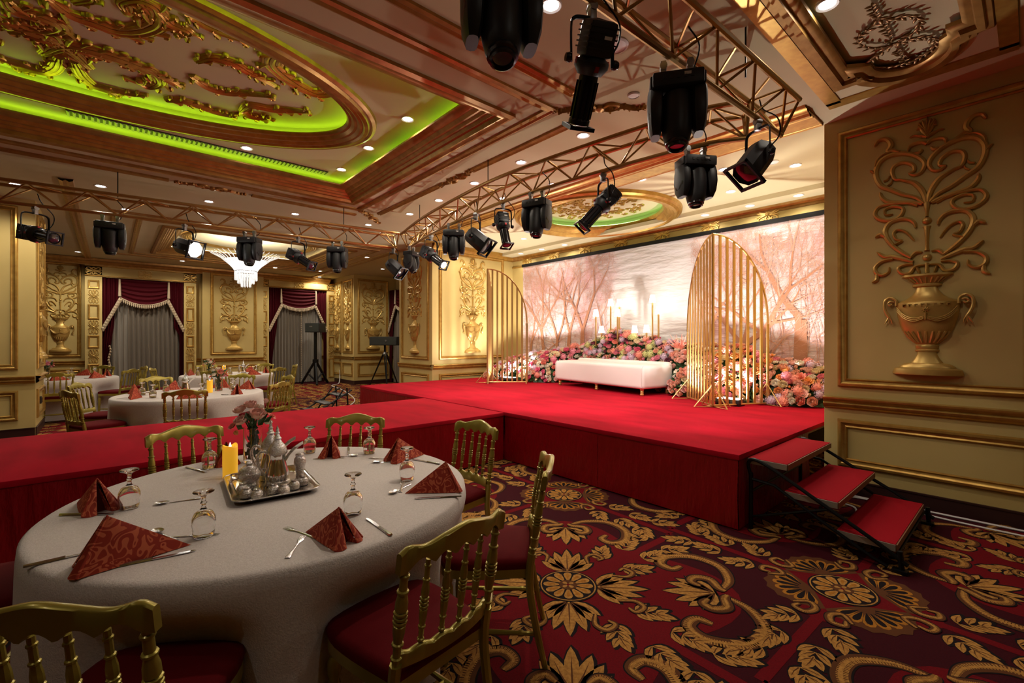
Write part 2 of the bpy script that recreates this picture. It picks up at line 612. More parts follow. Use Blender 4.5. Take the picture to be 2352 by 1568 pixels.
for s in (-1, 1):
    mb.tube(spline([(s * .205, -.03, .62), (s * .21, -.03, .67), (s * .25, -.03, .695), (s * .285, -.03, .67), (s * .292, -.03, .61), (s * .275, -.03, .55), (s * .255, -.03, .515)], 4), .013, 8)
    mb.tube(spline([(s * .225, -.03, .655), (s * .25, -.035, .66), (s * .265, -.03, .64), (s * .25, -.035, .625), (s * .235, -.03, .635)], 3), .009, 6)
    for dx in (-.02, 0, .02):
        mb.tube([(s * .256, -.03, .52), (s * .256 + dx, -.03, .48), (s * .262 + dx * 1.4, -.03, .455)], [.010, .008, .003], 6)
    for q in range(3):   # swags on the bowl
        mb.tube(spline([(s * .20, -.055, .60 - q * .016), (s * .15, -.075, .535 - q * .016), (s * .08, -.09, .50 - q * .014), (s * .012, -.095, .515 - q * .01)], 4), .0045, 5)
    for q in range(4):   # key band
        mb.box(s * (.02 + q * .042) - .010, s * (.02 + q * .042) + .010, -.095 + .004 * q, -.06, .622, .628)
        mb.box(s * (.02 + q * .042) - .012, s * (.02 + q * .042) - .006, -.095 + .004 * q, -.06, .605, .628)
for k in range(8):
    a = R(45 * k)
    mb.tube([(math.cos(a) * .008, -.092, .575 + math.sin(a) * .008), (math.cos(a) * .026, -.090, .575 + math.sin(a) * .024)], [.006, .004], 5)
mb.tube([(0, -.094, .545), (0, -.092, .49)], [.012, .007], 6)
URN_ME = mb.mesh('urn', 'gold_relief')


def urn(wall_o, x, z=1.19, sx=1.0, sz=1.0, ly=0.0):
    u_ = place('relief_urn', URN_ME, wall_o, (x, ly, z), None, (sx, 1, sz))
    s_ = place('relief_scrollwork', SCROLL_ME, wall_o, (x, ly, z), None, (sx, 1, sz))
    return u_, s_


def wall(name, width, loc, rotz, panels=(), thick=.2, z1=CEIL, rail=True, base=True, wains=True, ptop=3.55, pbot=1.04, cornice=False):
    """local x along the wall, -y towards the room; panels = (x0, x1, urn centre or None, urn scale)"""
    o = MB().box(0, width, 0, thick, 0, z1).build(name, 'cream', None, loc, (0, 0, rotz), smooth=False)
    tag(o, kind='structure')
    if rail:
        MB().sweep([(0, 0), (width, 0)], [(-n, z + .82) for n, z in RAIL], False).build('chair_rail', 'gold', o)
    if base:
        MB().box(0, width, -.014, 0, 0, .13).box(0, width, -.020, 0, .118, .132).build('baseboard', 'base_dark', o, smooth=False)
    if cornice:
        MB().sweep([(0, 0), (width, 0)], [(-n, z + z1 - .18) for n, z in CORNICE], False).build('cornice', 'gold', o)
    for p in panels:
        x0, x1 = p[0], p[1]
        MB().sweep(rect(x0, x1, pbot, ptop), FRAME, True, WXF).build('panel_frame', 'gold', o)
        if wains:
            MB().sweep(rect(x0, x1, .26, .72), FRAME, True, WXF).build('wainscot_frame', 'gold', o)
        if len(p) > 2 and p[2] is not None:
            urn(o, p[2], sx=p[3] if len(p) > 3 else 1.0)
    return o


AW = 5.44        # plane of the long wall and of the stage alcove's opening
wall('wall_right', 5.4, (AW, 1.39, 0), R(-90), [(.115, 1.43, .776), (1.62, 2.95, 2.285), (3.15, 4.5, 3.825)], thick=2.6)
wb = wall('wall_alcove_back', 7.51, (7.85, 8.90, 0), R(-90), (), rail=False, base=False)
wl = wall('wall_alcove_left', 2.41, (AW, 8.90, 0), 0, [(.17, 2.1, 1.12)], thick=1.55, cornice=False)
wp = wall('wall_pillar_side', 1.55, (AW - .004, 10.45, 0), R(-90), [(.12, 1.42, .77, .86)], thick=.003)
wall('wall_recess', 4.5, (7.6, 14.95, 0), R(-90), (), thick=.2)
wall('wall_speaker_face', 1.6, (6.1, 14.9, 0), 0, [(.12, 1.22, .67, 1.05)], thick=2.2)
wall('wall_speaker_side', 2.0, (6.096, 16.9, 0), R(-90), [(.10, .93, .52, .78), (1.05, 1.9, 1.47, .78)], thick=.003)
wf = wall('wall_far', 12.2, (-6.0, 16.9, 0), 0, [(4.70, 5.42, 5.02, .9), (.4, 2.2, 1.3), (2.5, 4.4, 3.45)])
wfp = wall('wall_far_pier', 1.66, (2.1, 16.55, 0), 0, [(.20, 1.46, .83)], thick=.36)
wpl = wall('wall_left_pier', 5.1, (-5.98, 10.3, 0), 0, [(3.0, 4.92, None), (.6, 2.7, 1.65)], thick=1.2)
wps = wall('wall_left_pier_side', 1.2, (-.876, 10.3, 0), R(90), [(.12, 1.08, .60, .85)], thick=.004)
wall('wall_left', 21, (-6.0, -4, 0), R(90), [(k * 2.1 + .3, k * 2.1 + 2.1, k * 2.1 + 1.2) for k in range(9)])
wall('wall_behind', 11.44, (5.44, -4, 0), R(180), [(k * 2.2 + .3, k * 2.2 + 2.2, k * 2.2 + 1.25) for k in range(5)])
# socket and its flex on the pier side
sk = MB().cbox(.55, .63, -.022, -.002, .44, .56, .006).box(.575, .605, -.030, -.02, .46, .54).build('wall_socket', 'socket_dark', wps)

# frieze of the alcove back wall: two thin mouldings and square rosettes
FR = [(0, 0), (.010, .004), (.022, .014), (.022, .028), (0, .034)]
for z in (3.615, 3.335):
    MB().sweep([(0, 0), (7.5, 0)], [(-n, q + z) for n, q in FR], False).build('frieze_moulding', 'gold', wb)


def rosette_mesh(name, w_, h, m='gold_relief', seed=3):
    rnd = random.Random(seed)
    mb = MB()
    for sx in (1, -1):
        for sz in (1, -1):
            mb.relief(spline([(sx * w_ * .05, sz * h * .05), (sx * w_ * .25, sz * h * .12), (sx * w_ * .42, sz * h * .3), (sx * w_ * .3, sz * h * .46), (sx * w_ * .14, sz * h * .34), (sx * w_ * .2, sz * h * .24)], 3), w_ * .045, .018, WXF, 4)
            mb.relief(spline([(sx * w_ * .02, sz * h * .1), (sx * w_ * .1, sz * h * .3), (0, sz * h * .48)], 3), w_ * .05, .016, WXF, 4)
            mb.relief(spline([(sx * w_ * .1, sz * h * .03), (sx * w_ * .34, sz * h * .06), (sx * w_ * .48, sz * h * .16)], 3), w_ * .04, .016, WXF, 4)
    mb.lathe([(w_ * .12, 0), (w_ * .11, .014), (w_ * .05, .026), (0.001, .028)], 10, WXF)
    return mb.mesh(name, m)


ROS = rosette_mesh('rosette', .34, .22)
ROSV = rosette_mesh('rosette_tall', .24, .42)
for k in range(8):
    place('frieze_rosette', ROS, wb, (.55 + k * .93, -.002, 3.49))

# curtain surrounds on the far wall: pilasters + header with rosettes (local x = a + 6)
for (x0, x1, zt) in ((5.84, 7.65, 3.20), (9.94, 11.82, 3.24)):
    for xa, xb in ((x0 - .34, x0), (x1, x1 + .30)):
        MB().box(xa, xb, -.28, 0, 0, 3.5).build('pilaster', 'cream', wf, smooth=False)
        xc = (xa + xb) / 2
        for z0, zz in ((.15, .85), (1.28, 1.62), (2.05, 2.45), (2.87, 3.1)):
            MB().sweep(rect(xa + .055, xb - .055, z0, zz), FRAME_S, True, WXF @ Matrix.Translation((0, 0, .28))).build('pilaster_frame', 'gold', wf)
        for z in (1.06, 1.84, 2.66):
            place('rosette', ROSV, wf, (xc, -.282, z), None, (.9, 1, .9))
    MB().box(x0 - .34, x1 + .30, -.28, 0, zt, 3.5).build('header', 'cream', wf, smooth=False)
    for x in (x0 - .17, (x0 + x1) / 2, x1 + .15):
        place('rosette', ROS, wf, (x, -.282, (zt + 3.5) / 2), None, (1, 1, .9))
    for z in (3.47, zt + .01):
        MB().sweep([(x0 - .34, -.28), (x1 + .30, -.28)], [(-n, q + z) for n, q in FR], False).build('header_moulding', 'gold', wf)
MB().sweep([(4.2, -.29), (11.9, -.29)], [(-n, z + 3.5) for n, z in CORNICE], False).build('cornice', 'gold_dark', wf)
MB().sweep([(0, 0), (7.51, 0)], [(-n * .6, z + CEIL - .17) for n, z in CORNICE], False).build('cornice', 'gold_dark', wb)
MB().sweep([(0, 0), (2.41, 0)], [(-n * .6, z + CEIL - .17) for n, z in CORNICE], False).build('cornice', 'gold', wl)


# ================================================================== SETTING: ceiling
HOLES = [(-3.45, 2.85, 3.40, 7.05), (.85, 4.45, 11.0, 14.4), (-2.0, 4.95, .26, 1.05), (4.98, 7.82, 3.63, 6.47)]
mb = MB()
xs = sorted({-6.2, 8.1} | {h[0] for h in HOLES} | {h[1] for h in HOLES})
ys = sorted({-4.2, 17.2} | {h[2] for h in HOLES} | {h[3] for h in HOLES})
for i in range(len(xs) - 1):
    for j in range(len(ys) - 1):
        cx, cy = (xs[i] + xs[i + 1]) / 2, (ys[j] + ys[j + 1]) / 2
        if any(h[0] < cx < h[1] and h[2] < cy < h[3] for h in HOLES):
            continue
        mb.add([(xs[i], ys[j], CEIL), (xs[i + 1], ys[j], CEIL), (xs[i + 1], ys[j + 1], CEIL), (xs[i], ys[j + 1], CEIL)], [(0, 3, 2, 1)])
OC = (6.40, 5.05, 1.30)     # round recess over the stage: fill the square hole up to a circle
N = 48
sq = []
for k in range(N):
    a = 2 * math.pi * k / N
    c_, s_ = math.cos(a), math.sin(a)
    q = 1.42 / max(abs(c_), abs(s_))
    sq.append((OC[0] + c_ * q, OC[1] + s_ * q, CEIL))
ci = [(OC[0] + OC[2] * math.cos(2 * math.pi * k / N), OC[1] + OC[2] * math.sin(2 * math.pi * k / N), CEIL) for k in range(N)]
mb.add(sq + ci, [(k, N + k, N + (k + 1) % N, (k + 1) % N) for k in range(N)])
mb.box(-6.2, 8.1, -4.2, 17.2, 4.3, 4.35)
ceiling = mb.build('ceiling', 'ceiling', smooth=False)
tag(ceiling, kind='structure')


def ell(cx, cy, rx, ry, n=72):
    return [(cx + rx * math.cos(2 * math.pi * k / n), cy + ry * math.sin(2 * math.pi * k / n)) for k in range(n)]


# stepped moulding running round a recess: n inwards, z up from the ceiling
STEP = [(-.10, .0), (-.10, -.03), (-.06, -.045), (-.03, -.03), (.0, -.035), (.02, .0), (.05, .004), (.07, .03), (.10, .032), (.12, .055), (.15, .055), (.18, .085), (.22, .085), (.25, .105), (.28, .11), (.285, .125), (.27, .13), (.05, .13), (.03, .13)]
THIN = [(-.05, 0), (-.045, -.018), (-.02, -.030), (.0, -.016), (.02, -.030), (.045, -.018), (.05, 0)]

# big coffer
x0, x1, y0, y1 = HOLES[0]
RZ = 3.91           # flat of the recess
mb = MB()
mb.add([(x0 - .02, y0 - .02, CEIL), (x1 + .02, y0 - .02, CEIL), (x1 + .02, y1 + .02, CEIL), (x0 - .02, y1 + .02, CEIL),
        (x0 - .02, y0 - .02, RZ), (x1 + .02, y0 - .02, RZ), (x1 + .02, y1 + .02, RZ), (x0 - .02, y1 + .02, RZ)],
       [(0, 1, 5, 4), (1, 2, 6, 5), (2, 3, 7, 6), (3, 0, 4, 7)])
EC = (-.30, 5.20)
N = 96
e1 = ell(EC[0], EC[1], 2.50, 1.26, N)
ring = []
for k in range(N):
    a = 2 * math.pi * k / N
    c_, s_ = math.cos(a), math.sin(a)
    hx, hy = (x1 - x0) / 2 + .02, (y1 - y0) / 2 + .02
    q = 1 / max(abs(c_) / hx, abs(s_) / hy)
    ring.append(((x0 + x1) / 2 + c_ * q, (y0 + y1) / 2 + s_ * q, RZ))
mb.add(ring + [(p[0], p[1], RZ) for p in e1], [(k, N + k, N + (k + 1) % N, (k + 1) % N) for k in range(N)])
OZ = 4.09
mb.add([(p[0], p[1], RZ) for p in e1] + [(p[0], p[1], OZ) for p in e1], [(k, N + k, N + (k + 1) % N, (k + 1) % N) for k in range(N)])
mb.add([(p[0], p[1], OZ) for p in e1], [tuple(range(N))])
mb.build('coffer_recess', 'ceiling', ceiling, smooth=False)
MB().sweep(rect(x0, x1, y0, y1), [(n, z + CEIL) for n, z in STEP], True).build('coffer_moulding', 'gold_dark', ceiling)
OVAL = [(-.13, 0), (-.12, -.03), (-.085, -.045), (-.06, -.03), (-.04, -.055), (.0, -.06), (.02, -.04), (.05, -.045), (.08, -.02), (.11, -.02), (.14, .01), (.17, .012), (.19, .035), (.19, .05), (.05, .05)]
MB().sweep(e1, [(n, z + RZ) for n, z in OVAL], True).build('oval_moulding', 'gold_dark', ceiling)
mb = MB().tube([(p[0], p[1], RZ + .062) for p in ell(EC[0], EC[1], 2.43, 1.19, 72)], .012, 6, closed=True)
mb.build('led_strip', 'led_green', ceiling)
g = .12
mb = MB().tube([(p[0], p[1], CEIL + .142) for p in [(x0 + g, y0 + g), (x1 - g, y0 + g), (x1 - g, y1 - g), (x0 + g, y1 - g)]], .012, 6, closed=True)
mb.build('led_strip', 'led_green', ceiling)
# rope mouldings round the coffer, with ornament at corners and mid-sides
MB().sweep(rect(-3.75, 3.13, 3.00, 7.42), [(n, z + CEIL) for n, z in THIN], True).build('ceiling_moulding', 'gold_dark', ceiling)
for seg_ in (((-3.3, 2.68), (3.2, 2.68)), ((3.5, 2.95), (3.5, 4.75)), ((3.5, 5.5), (3.5, 7.45)), ((3.2, 7.75), (1.6, 7.75)), ((.6, 7.75), (-3.4, 7.75))):
    MB().sweep(list(seg_), [(n, z + CEIL) for n, z in THIN], False).build('ceiling_moulding', 'gold_dark', ceiling)


def acanthus(mb, pts, wd, h, z, lobes=True, seed=0):
    """plaster leaf scroll hanging from a ceiling plane: fluted tapered ribbon, curled lobes along the outside, beaded tip"""
    rnd = random.Random(seed)
    sp = spline(pts, 7)
    n = len(sp)
    xf = Matrix.Translation((0, 0, z)) @ Matrix.Diagonal((1, 1, -1, 1))
    wid = [wd * (.30 + .70 * math.sin(math.pi * ((i + 1.5) / (n + 2)) ** .75)) for i in range(n)]
    tan = []
    for i in range(n):
        t_ = Vector(sp[min(i + 1, n - 1)]) - Vector(sp[max(i - 1, 0)])
        tan.append(t_.normalized())
    for off, k, hh in ((0, .42, 1.0), (.62, .34, .85), (-.62, .34, .85), (.98, .20, .55), (-.98, .20, .55)):
        pp = [(sp[i][0] - tan[i].y * wid[i] * off, sp[i][1] + tan[i].x * wid[i] * off) for i in range(n)]
        mb.relief(pp, [w_ * k for w_ in wid], h * hh, xf, 5)
    if lobes:
        for q, i in enumerate(range(2, n - 2, 4)):
            for s in (1, -1):
                if rnd.random() < .12:
                    continue
                nrm = Vector((-tan[i].y, tan[i].x)) * s
                t_ = tan[i]
                p0 = Vector(sp[i]) + nrm * wid[i] * .5
                l = wd * rnd.uniform(.75, 1.15)
                c = [p0, p0 + (nrm * .55 + t_ * .55) * l, p0 + (nrm * .95 + t_ * 1.05) * l, p0 + (nrm * 1.15 + t_ * .65) * l, p0 + (nrm * .90 + t_ * .45) * l]
                cs = spline([tuple(v) for v in c], 3)
                m_ = len(cs)
                mb.relief(cs, [wd * .33 * (1 - .55 * k / (m_ - 1)) for k in range(m_)], h * rnd.uniform(.7, 1.05), xf, 5)
    e = sp[-1]
    mb.lathe([(wd * .55, 0), (wd * .5, -h * .7), (wd * .25, -h * 1.15), (.001, -h * 1.2)], 8, Matrix.Translation((e[0], e[1], z)))


ORN = [
    ((-.46, 5.9), (-.32, 5.64), (-.18, 5.55), (.01, 5.53), (.16, 5.55), (.32, 5.62), (.37, 5.79), (.29, 5.95), (.22, 5.88)),
    ((-.25, 5.87), (-.21, 6.12), (-.13, 6.28), (-.02, 6.32), (.07, 6.36)),
    ((-.13, 6.25), (.15, 6.24), (.29, 6.15)),
    ((.36, 5.62), (.47, 5.66), (.56, 5.71)),
    ((.6, 5.11), (.71, 4.95), (.85, 4.91), (1, 4.98), (1.1, 5.01), (1.28, 5.08)),
    ((.6, 5.41), (.74, 5.55), (.91, 5.55), (1.07, 5.43), (1.3, 5.3)),
    ((.45, 6.15), (.6, 6.05), (.75, 6.07), (.92, 6.11), (1.08, 6.08)),
    ((1.11, 5.88), (1.17, 5.68), (1.38, 5.61), (1.54, 5.49), (1.68, 5.40)),
    ((1.11, 5.88), (1.19, 5.95), (1.30, 5.93), (1.38, 5.84)),
    ((1.25, 4.35), (1.15, 4.47), (1.14, 4.69), (1.29, 4.84), (1.49, 4.94), (1.65, 4.95), (1.74, 4.82), (1.68, 4.70)),
    ((1.18, 4.48), (1.36, 4.54), (1.46, 4.48), (1.50, 4.58)),
    ((.45, 4.40), (.54, 4.45), (.64, 4.48), (.81, 4.47), (.94, 4.44), (1.01, 4.38)),
    ((-.38, 4.86), (-.24, 5.03), (-.08, 5.04), (.05, 5.04), (.19, 4.92), (.29, 4.71), (.27, 4.51), (.17, 4.48), (.07, 4.6), (.1, 4.7)),
    ((.28, 4.52), (.37, 4.64), (.49, 4.66), (.43, 4.78)),
    ((-.6, 5.14), (-.56, 5.26), (-.44, 5.24), (-.32, 5.29), (-.39, 5.43), (-.51, 5.51), (-.63, 5.56)),
    ((-.21, 4.84), (-.1, 4.69), (-.2, 4.60)),
]
for i, o in enumerate(ORN):
    mb = MB()
    wd = .080 if len(o) > 6 else (.058 if len(o) > 3 else .038)
    acanthus(mb, o, wd, .036, OZ, True, i)
    mb.build('acanthus_ornament', 'gold', ceiling)
    if i not in (12, 14, 15):    # the oval is symmetrical about its long centre: mirrored half off to the side
        mb = MB()
        acanthus(mb, [(-.6 - x, y) for x, y in o], wd, .036, OZ, True, i)
        mb.build('acanthus_ornament', 'gold', ceiling)


def ornament_cluster(L, seed):
    """leafy plaster spray, length L along local x, hung below local z=0"""
    rnd = random.Random(seed)
    mb = MB()
    for s in (1, -1):
        acanthus(mb, [(0, 0), (s * L * .25, .03), (s * L * .5, -.02), (s * L * .8, .025), (s * L, 0)], .028, .03, 0, True, seed)
        mb.relief(spline([(s * .02, 0), (s * L * .2, -.07), (s * L * .4, -.05), (s * L * .35, -.01)], 3), .018, .03, Matrix.Diagonal((1, 1, -1, 1)), 5)
    mb.lathe([(.05, 0), (.045, -.03), (.02, -.045), (.002, -.048)], 10)
    return mb.mesh('ornament_cluster', 'gold_dark')


CL = ornament_cluster(.42, 2)
for (x, y, rz) in ((3.45, 2.68, -45), (3.5, 5.12, 90), (3.46, 7.72, 45), (1.1, 7.75, 0)):
    place('moulding_ornament', CL, ceiling, (x, y, CEIL), (0, 0, R(rz)))

# opening of the alcove: gold cove moulding on the ceiling
MB().sweep([(4.98, 1.39), (4.98, 8.9)], [(n * 1.1, z + CEIL) for n, z in OVAL], False).build('cove_moulding', 'gold', ceiling)
MB().sweep([(5.36, 8.9), (5.36, 1.39)], [(n, z + CEIL) for n, z in THIN], False).build('ceiling_moulding', 'gold', ceiling)
MB().box(4.95, 5.36, 1.39, 8.9, CEIL - .028, CEIL - .001).build('cove_band', 'gold', ceiling, smooth=False)
# soffit strip along the alcove back wall
MB().box(7.42, 7.84, 1.40, 8.89, CEIL - .07, CEIL - .001).build('soffit', 'ceiling', ceiling, smooth=False)

# round recess above the stage
ring_c = ell(OC[0], OC[1], OC[2], OC[2], 64)
MB().sweep(ring_c, [(n, z * 1.6 + CEIL) for n, z in OVAL], True).build('oval_moulding', 'gold', ceiling)
mb = MB()
mb.add([(p[0], p[1], CEIL) for p in ring_c] + [(p[0], p[1], CEIL + .2) for p in ring_c], [(k, 64 + k, 64 + (k + 1) % 64, (k + 1) % 64) for k in range(64)])
mb.add([(p[0], p[1], CEIL + .2) for p in ring_c], [tuple(range(64))])
mb.build('oval_recess', 'ceiling', ceiling, smooth=False)
MB().tube([(p[0], p[1], CEIL + .10) for p in ell(OC[0], OC[1], 1.20, 1.20, 48)], .010, 6, closed=True).build('led_strip', 'led_mint', ceiling)
rnd = random.Random(5)
mb = MB()
for k in range(150):
    a, rr = rnd.uniform(0, 2 * math.pi), .92 * math.sqrt(rnd.uniform(.0, 1))
    x, y = OC[0] + rr * math.cos(a), OC[1] + rr * math.sin(a)
    t = rnd.uniform(0, 6.28)
    l = rnd.uniform(.05, .12)
    mb.relief(spline([(x, y), (x + l * math.cos(t), y + l * math.sin(t)), (x + l * 1.3 * math.cos(t + .9), y + l * 1.3 * math.sin(t + .9)), (x + l * .8 * math.cos(t + 1.6), y + l * .8 * math.sin(t + 1.6))], 3), .014, .02,
              Matrix.Translation((0, 0, CEIL + .2)) @ Matrix.Diagonal((1, 1, -1, 1)), 4)
tag(mb.build('recess_scrollwork', 'gold', ceiling), kind='stuff')

# far coffer with oval
x0, x1, y0, y1 = HOLES[1]
mb = MB()
mb.add([(x0, y0, CEIL), (x1, y0, CEIL), (x1, y1, CEIL), (x0, y1, CEIL), (x0, y0, 3.9), (x1, y0, 3.9), (x1, y1, 3.9), (x0, y1, 3.9)],
       [(0, 1, 5, 4), (1, 2, 6, 5), (2, 3, 7, 6), (3, 0, 4, 7), (4, 5, 6, 7)])
mb.build('coffer_recess', 'ceiling', ceiling, smooth=False)
MB().sweep(rect(x0, x1, y0, y1), [(n, z + CEIL) for n, z in STEP], True).build('coffer_moulding', 'gold_dark', ceiling)
MB().sweep(ell(2.65, 12.7, 1.35, 1.2, 56), [(n * .8, z * .8 + 3.9) for n, z in OVAL], True).build('oval_moulding', 'gold', ceiling)
MB().tube([(x0 + g, y0 + g, CEIL + .15), (x1 - g, y0 + g, CEIL + .15), (x1 - g, y1 - g, CEIL + .15), (x0 + g, y1 - g, CEIL + .15)], .012, 6, closed=True).build('led_strip', 'led_warm', ceiling)
for off in (.45, .8):
    MB().sweep(rect(x0 - off, x1 + off, y0 - off, y1 + off), [(n, z + CEIL) for n, z in THIN], True).build('ceiling_moulding', 'gold_dark', ceiling)
for xx in (-.45, -1.6):
    MB().sweep([(xx, 8.6), (xx, 16.6)], [(n * 1.6, z * 1.6 + CEIL) for n, z in THIN], False).build('ceiling_moulding', 'gold_dark', ceiling)
MB().sweep([(5.3, 10.6), (5.3, 16.6)], [(n * 1.4, z * 1.4 + CEIL) for n, z in THIN], False).build('ceiling_moulding', 'gold_dark', ceiling)

# long panel by the right wall, scalloped end, with the leaf wreath
x0, x1, y0, y1 = HOLES[2]
PZ = 3.76
PATH = [(x0, y0), (4.50, y0), (4.50, .345), (4.58, .345)]
PATH += [(4.62 + .30 * math.sin(R(t)), .655 - .26 * math.cos(R(t))) for t in range(0, 181, 15)]
PATH += [(4.58, .965), (4.66, .965), (4.66, y1), (x0, y1)]
mb = MB()
n = len(PATH)
mb.add([(p[0], p[1], PZ) for p in PATH], [tuple(range(n))])
mb.add([(p[0], p[1], CEIL) for p in PATH] + [(p[0], p[1], PZ + .002) for p in PATH], [(k, (k + 1) % n, n + (k + 1) % n, n + k) for k in range(n)])
END = PATH[1:-1]
m_ = len(END)
mb.add([(p[0], p[1], CEIL) for p in END] + [(x1, p[1], CEIL) for p in END], [(k, k + 1, m_ + k + 1, m_ + k) for k in range(m_ - 1)])
mb.build('panel_recess', 'ceiling', ceiling, smooth=False)
PPROF = [(.06, .05), (.06, .02), (.03, .0), (.0, .0), (-.01, -.03), (-.05, -.035), (-.06, -.015), (-.09, -.02), (-.10, 0)]
MB().sweep(PATH, [(n_, z + CEIL) for n_, z in PPROF], True).build('panel_moulding', 'gold_dark', ceiling)
MB().box(x0, 5.02, y1 + .10, y1 + .21, CEIL - .012, CEIL + .02).box(4.97, 5.10, y0 - .2, y1 + .21, CEIL - .012, CEIL + .02).box(x0, 5.02, y0 - .2, y0 - .1, CEIL - .012, CEIL + .02).build('panel_band', 'gold', ceiling, smooth=False)
WRE = [
    ((4.006, .709), (4.077, .656), (4.105, .596), (4.174, .536), (4.286, .515), (4.372, .547), (4.404, .595), (4.441, .66), (4.444, .738), (4.388, .808), (4.289, .854), (4.174, .855), (4.121, .805), (4.056, .718)),
    ((4.454, .709), (4.46, .634), (4.48, .564), (4.54, .499), (4.64, .475), (4.74, .508), (4.79, .56), (4.82, .613), (4.82, .669)),
    ((4.454, .709), (4.50, .776), (4.55, .835), (4.62, .869), (4.71, .854), (4.78, .792), (4.82, .723), (4.82, .669)),
    ((4.013, .703), (3.913, .707), (3.809, .702)), ((4.403, .693), (4.251, .691), (4.124, .693)), ((4.80, .666), (4.66, .679), (4.553, .685)),
]
leafm = MB().lathe([(.0008, .0), (.010, .012), (.0135, .026), (.009, .045), (.0008, .060)], 7, Matrix.Rotation(R(90), 4, 'Y') @ Matrix.Diagonal((.55, 1, 1, 1)))
LEAF_G = leafm.mesh('wreath_leaf', 'gold_wreath', ang=80)
wr = bpy.data.objects.new('leaf_wreath', None)
col.objects.link(wr)
wr.parent = ceiling
rnd = random.Random(8)
for i, c in enumerate(WRE):
    sp = spline(c, 5)
    MB().tube([(p[0], p[1], PZ - .025) for p in sp], .0085, 6).build('wreath_stem', 'gold_wreath', wr)
    for j in range(1, len(sp) - 1, 3 if i < 3 else 2):
        t = math.atan2(sp[j + 1][1] - sp[j - 1][1], sp[j + 1][0] - sp[j - 1][0])
        for s in (1, -1):
            place('wreath_leaf', LEAF_G, wr, (sp[j][0], sp[j][1], PZ - .03), (rnd.uniform(-.3, .3), rnd.uniform(.0, .35), t + s * rnd.uniform(.45, .8)), (rnd.uniform(.8, 1.1),) * 3)

# ceiling air grille in the coffer
gr = bpy.data.objects.new('air_grille', None)
col.objects.link(gr)
gr.parent = ceiling
MB().box(-.35, 2.35, 6.66, 6.80, RZ - .012, RZ - .002).build('grille_backing', 'grille_dark', gr, smooth=False)
slat = MB().box(-.012, .012, -.068, .068, -.012, .0).mesh('grille_slat', 'grille_slat', False)
for k in range(56):
    place('grille_slat', slat, gr, (-.33 + k * .048, 6.73, RZ - .012), (0, R(35), 0))
# ================================================================== SETTING: carpet
floor = MB().box(-6.2, 8.1, -4.2, 17.2, -.06, 0).build('floor', 'carpet_maroon', smooth=False)
tag(floor, kind='structure')
CM = ['carpet_red', 'carpet_black', 'carpet_gold', 'carpet_brown', 'carpet_amber', 'carpet_maroon']
ZL = .0006


PET = ((0, .10), (.18, .55), (.42, 1.0), (.66, .92), (.86, .5), (1.0, 0.0))


def cp_petal(mb, x, y, ang, L, W, z=2, m=2, bend=0.0, vein=True):
    """one pointed woven petal: black outline, gold body, brown vein; bend curves it sideways"""
    ca_, sa_ = math.cos(ang), math.sin(ang)

    def tr(p, q):
        q = q + bend * p * p / L
        return (x + p * ca_ - q * sa_, y + p * sa_ + q * ca_)
    for k, (gw, gl, mm, zz) in enumerate(((1.0, 0.0, 1, z), (0, 0, m, z + 1))):
        o = .010 * gw
        pts = [tr(t * (L + o * 1.5) - o * .2, w_ * W + o * (1 if w_ > 0 else .3)) for t, w_ in PET] + [tr(t * (L + o * 1.5) - o * .2, -w_ * W - o * (1 if w_ > 0 else .3)) for t, w_ in PET[-2::-1]]
        if gw:
            pts = [(p[0] + .004, p[1] - .006) for p in pts]
        mb.cur = mm
        mb.flat(pts, ZL * zz)
    if vein:
        mb.cur = 3
        mb.strip([tr(L * t, 0) for t in (.08, .45, .85)], [W * .13, W * .10, .0], ZL * (z + 2))


def cp_leaf(mb, x, y, ang, L, W, lobes=3, z=2, m=2, curl=0.0):
    """acanthus leaf: pairs of bent petals along a curved spine and a long tip"""
    ca_, sa_ = math.cos(ang), math.sin(ang)

    def tr(p, q):
        return (x + p * ca_ - q * sa_, y + p * sa_ + q * ca_)
    for k in range(lobes):
        t = .04 + .50 * k / max(1, lobes - 1)
        bx, by = L * t, curl * L * t * t
        for s in (1, -1):
            b0 = tr(bx, by)
            cp_petal(mb, b0[0], b0[1], ang + curl * t + s * R(66 - 22 * t), W * (1.25 - .5 * t), W * .25, z + .05 * k, m, -.35 * s)
    b0 = tr(L * .45, curl * L * .2)
    cp_petal(mb, b0[0], b0[1], ang + curl * .8, L * .62, W * .28, z + .3, m, curl * .5)


def cp_scroll(mb, pts, wd, z=2):
    """C-scroll with hatched edge"""
    sp = spline(pts, 7)
    n = len(sp)
    wid = [wd * (.35 + .65 * math.sin(math.pi * (i + .5) / n) ** .6) for i in range(n)]
    mb.cur = 1
    mb.strip(sp, [w_ * 1.55 for w_ in wid], ZL * z)
    mb.cur = 3
    mb.strip(sp, [w_ * 1.25 for w_ in wid], ZL * (z + 1))
    mb.cur = 2
    for i in range(n - 1):
        for h in (0, .5):
            p = Vector(sp[i]).lerp(Vector(sp[i + 1]), h)
            t = (Vector(sp[i + 1]) - Vector(sp[i])).normalized()
            q = Vector((-t.y, t.x))
            a, b = p + q * wid[i] * .95, p - q * wid[i] * .55
            l = (Vector(sp[i + 1]) - Vector(sp[i])).length * .17
            mb.flat([tuple(a - t * l), tuple(b - t * l * .7), tuple(b + t * l * .7), tuple(a + t * l)], ZL * (z + 2))
    mb.strip(sp, [w_ * .30 for w_ in wid], ZL * (z + 3))


def cp_disc(mb, x, y, r, m, z, n=32):
    mb.cur = m
    mb.flat([(x + r * math.cos(2 * math.pi * k / n), y + r * math.sin(2 * math.pi * k / n)) for k in range(n)], ZL * z)


